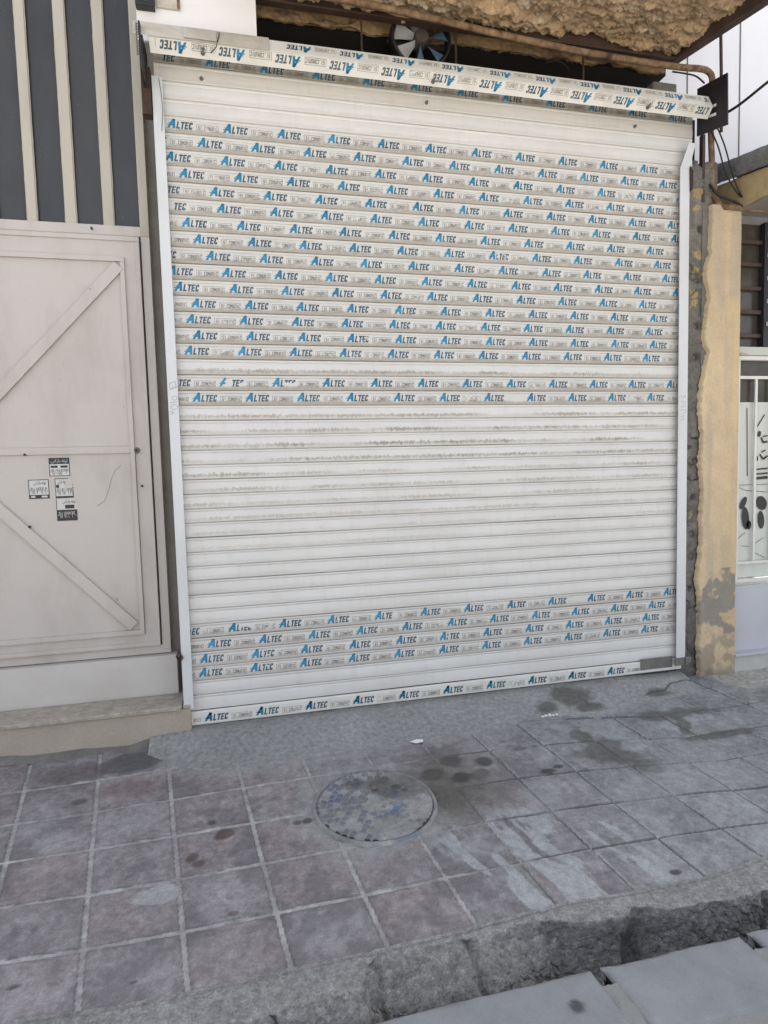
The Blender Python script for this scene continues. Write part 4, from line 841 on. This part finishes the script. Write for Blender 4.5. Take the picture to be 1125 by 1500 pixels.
def build_door():
    y = .03
    t = thing('neighbour_door', (4.0, y, -.05), 'white framed house door with barred glass and a pale blue grey lower panel', 'door')
    D0, D1 = 3.40, 4.6
    m = MB(); m.box(D0, D1, y-.01, y+.02, .06, .50); m.box(D0, D0+.012, y-.016, y+.03, .05, 2.84); m.build('lower_panel', M_DPAN, t, .002)
    m = MB(); m.box(D0, D1, y-.014, y+.03, 2.0, 2.052); m.build('transom_rail', M_DTRAN, t, .003)
    m = MB(); m.box(D0+.006, D1, y+.05, y+.056, 2.05, 2.84); m.build('upper_pane', M_PANE2, t)
    for z in (2.13, 2.28, 2.43, 2.58, 2.72):
        m = MB(); m.box(D0+.014, 3.635, y+.02, y+.035, z-.012, z+.012); m.build('louvre_bar', M_STEEL, t)
    m = MB(); m.box(3.635, 3.72, y+.0, y+.04, 2.052, 2.84); po = m.build('window_post', M_BLACK, t)
    for z in (2.20, 2.345, 2.49, 2.635, 2.775):
        m = MB(); m.box(3.655, 3.70, y-.018, y+.0, z-.012, z+.014); m.build('white_clip', M_BOARD, po, .002)
    f = MB(); f.box(3.418, 3.436, y-.03, y-.012, .525, 1.99); f.box(3.436, D1, y-.03, y-.012, .525, .545); f.box(3.436, D1, y-.03, y-.012, 1.966, 1.99)
    f.box(3.436, D1, y-.028, y-.014, 1.845, 1.865); f.box(3.436, D1, y-.028, y-.014, .645, .662); fr = f.build('grille_frame', M_DFR, t, .002)
    for x in (3.565, 3.70, 3.835, 3.97, 4.1): m = MB(); m.box(x-.009, x+.009, y-.027, y-.015, .662, 1.845); m.build('grille_bar', M_DFR, fr, .002)
    m = MB(); m.box(3.436, D1, y+.01, y+.014, .545, 1.966); m.build('lower_pane', M_PANE2, t)
    # curtain behind the bars, printed with dark floral shapes
    xs = np.linspace(3.436, D1, 160); zs = np.linspace(.55, 1.70, 60); X = xs[:, None]+0*zs; Z = zs+0*X; Yc = y+.001-.004*np.sin(X*70)*.8-.002*np.sin(X*31+1)
    cu = grid('curtain', np.stack([X, Yc, Z], -1), M_CURTAIN, parent=t)
    m = MB(); yp = y-.0065
    def ell(cx, cz, rx, rz, a=0, n=20):
        m.poly([(cx+rx*math.cos(q)*math.cos(a)-rz*math.sin(q)*math.sin(a), yp, cz+rx*math.cos(q)*math.sin(a)+rz*math.sin(q)*math.cos(a)) for q in np.linspace(0, 2*math.pi, n, endpoint=False)])
    def px(x, y_): p = atY(1060+x/4.06, 500+y_/4.054, yp); return p[0], p[2]
    for (x, z, rx, rz, a) in ((212, 550, .014, .02, -.3), (195, 695, .014, .02, .3), (118, 960, .02, .045, -.5), (130, 1050, .028, .075, .1), (225, 960, .04, .05, .6), (222, 1060, .026, .06, .1), (150, 1090, .02, .03, 0)):
        c = px(x, z); ell(c[0], c[1], rx, rz, a)
    def stroke(pts, w):
        P = [px(*q) for q in pts]
        for (a, b_) in zip(P[:-1], P[1:]):
            d = np.array(b_)-np.array(a); n_ = np.array([-d[1], d[0]])/max(1e-6, np.hypot(*d))*w/2
            m.poly([(a[0]+n_[0], yp, a[1]+n_[1]), (b_[0]+n_[0], yp, b_[1]+n_[1]), (b_[0]-n_[0], yp, b_[1]-n_[1]), (a[0]-n_[0], yp, a[1]-n_[1])])
    stroke([(185, 530), (245, 435)], .008); stroke([(225, 570), (235, 600), (262, 595)], .012); stroke([(235, 565), (262, 560)], .008); stroke([(215, 670), (235, 700), (262, 680)], .012); stroke([(225, 660), (250, 645)], .008)
    for z in (762, 790, 815): stroke([(180, z), (262, z-8)], .010 if z != 815 else .018)
    stroke([(85, 865), (130, 885), (262, 895)], .003); stroke([(82, 855), (262, 848)], .003); stroke([(80, 1175), (130, 1135)], .003); stroke([(170, 1210), (240, 1165)], .003); stroke([(175, 1250), (245, 1285)], .003); stroke([(110, 1215), (150, 1218)], .003); stroke([(140, 395), (142, 800)], .006)
    m.build('curtain_print', M_INK, cu)
    m = MB(); m.box(3.43, 3.49, y-.034, y-.012, 1.992, 2.006); m.build('top_catch', M_DUSTY, t)
M_DPAN = paint('door_panel_paint', (.50, .51, .55), (.34, .34, .36), .4, .45, 5, streak=(.6, 1, 1)); M_DTRAN = paint('transom_paint', (.52, .52, .48), (.3, .27, .2), .3); M_DFR = paint('grille_white', (.70, .69, .66), (.4, .36, .3), .25)
M_CURTAIN = paint('curtain_cloth', (.62, .63, .58), (.5, .5, .45), .2, .9, 8)
def pane2():
    s = NT('dark_house_glass'); col = s.mix(s.ramp(s.noise(7, 5, .6), .4, .7), (.05, .044, .036), (.085, .075, .062)); return s.done(col, .18)
M_PANE2 = pane2()
build_door()
t = thing('stone_step', (4, -.03, -.1), 'pale stone step slab under the neighbouring house door', 'step')
m = MB(); m.box(3.40, 5, -.02, .05, -.15, .045); m.build('riser', M_STONE, t, .003); m = MB(); m.box(3.392, 5, -.045, .06, .047, .062); m.build('tread', M_DPAN, t, .003)
# neighbour's canopy, cladded wall behind
def build_canopy():
    t = thing('canopy', (4, -.3, 2.9), 'neighbouring door canopy of ochre render topped by a lumpy grey mortar edge', 'canopy')
    ys = np.linspace(.35, -1.2, 120)
    def sect(zlo, zhi, xin, bulge, seed, name, mat, cA):
        a = np.linspace(0, 1, 26); Yg = ys[:, None]+0*a
        top = zhi(Yg); bot = zlo(Yg); Zg = bot+(top-bot)*np.clip(a*1.6, 0, 1)
        Xg = xin-bulge*np.sin(np.clip(a*1.6, 0, 1)*math.pi)+np.clip((a-.62)/.38, 0, 1)*1.4
        Zg = Zg+.006*fbm(Yg*12, Zg*12+Xg*8, 4, seed)+.015*fbm(Yg*4, a+seed, 3, seed)*(a > .3); Xg = Xg+.006*fbm(Yg*14, Zg*14, 4, seed+3)
        col = np.array(cA)*(1+.22*fbm(Yg*6, Zg*9, 4, seed))[..., None]
        grid(name, np.stack([Xg, Yg, Zg], -1), mat, np.clip(col, .01, .8), t)
    sect(lambda y: 3.075+.16*y*.9, lambda y: 3.20+.16*y, 3.35, .018, 5, 'mortar_edge', M_PIER, (.20, .20, .20))
    sect(lambda y: 2.875+0*y, lambda y: 3.08+.16*y*.9, 3.375, .004, 9, 'rendered_side', M_PLAST, (.42, .315, .17))
    m = MB(); m.box(3.38, 4.8, -1.2, .03, 2.868, 2.90); m.build('soffit', M_JAMB, t)
build_canopy()
t = thing('clad_wall', (5, .45, 0), 'bright white panelled upper wall with dark seams behind the pipe and cables', 'wall')
m = MB(); m.box(3.06, 9, .45, .6, 2.6, 6.1); m.build('panel', M_CLAD if 'M_CLAD' in globals() else paint('white_cladding', (.80, .79, .81), (.62, .58, .60), .22, .5, 2.5), t)
for x in (3.385, 3.81, 4.235, 4.66, 5.085): m = MB(); m.box(x-.004, x+.004, .446, .449, 2.6, 6.1); m.build('seam', M_MORT, t)
# unseen storeys above the street front, added and sized to shade it
t = thing('shading_storeys', (1, 2, 4.3), 'plain unseen upper storeys added above the balcony to shade the street front', 'building')
m = MB(); m.box(-7, 3.055, .06, 7, 4.302, 6.1); m.box(3.055, 9, .601, 7, 2.6, 6.1); m.build('wall', M_PLINTH, t)
m = MB(); m.box(-7, -2.42, .2, .6, -.3, 4.3); m.build('side_wall', M_PLINTH, t)
m = MB(); m.box(-2.42, -.119, .27, .6, -.3, 4.3); m.build('inner_wall', M_SHADE, t)
m = MB(); m.box(4.65, 9, .05, .44, -.3, 2.9); m.build('side_wall', M_PLINTH, t)
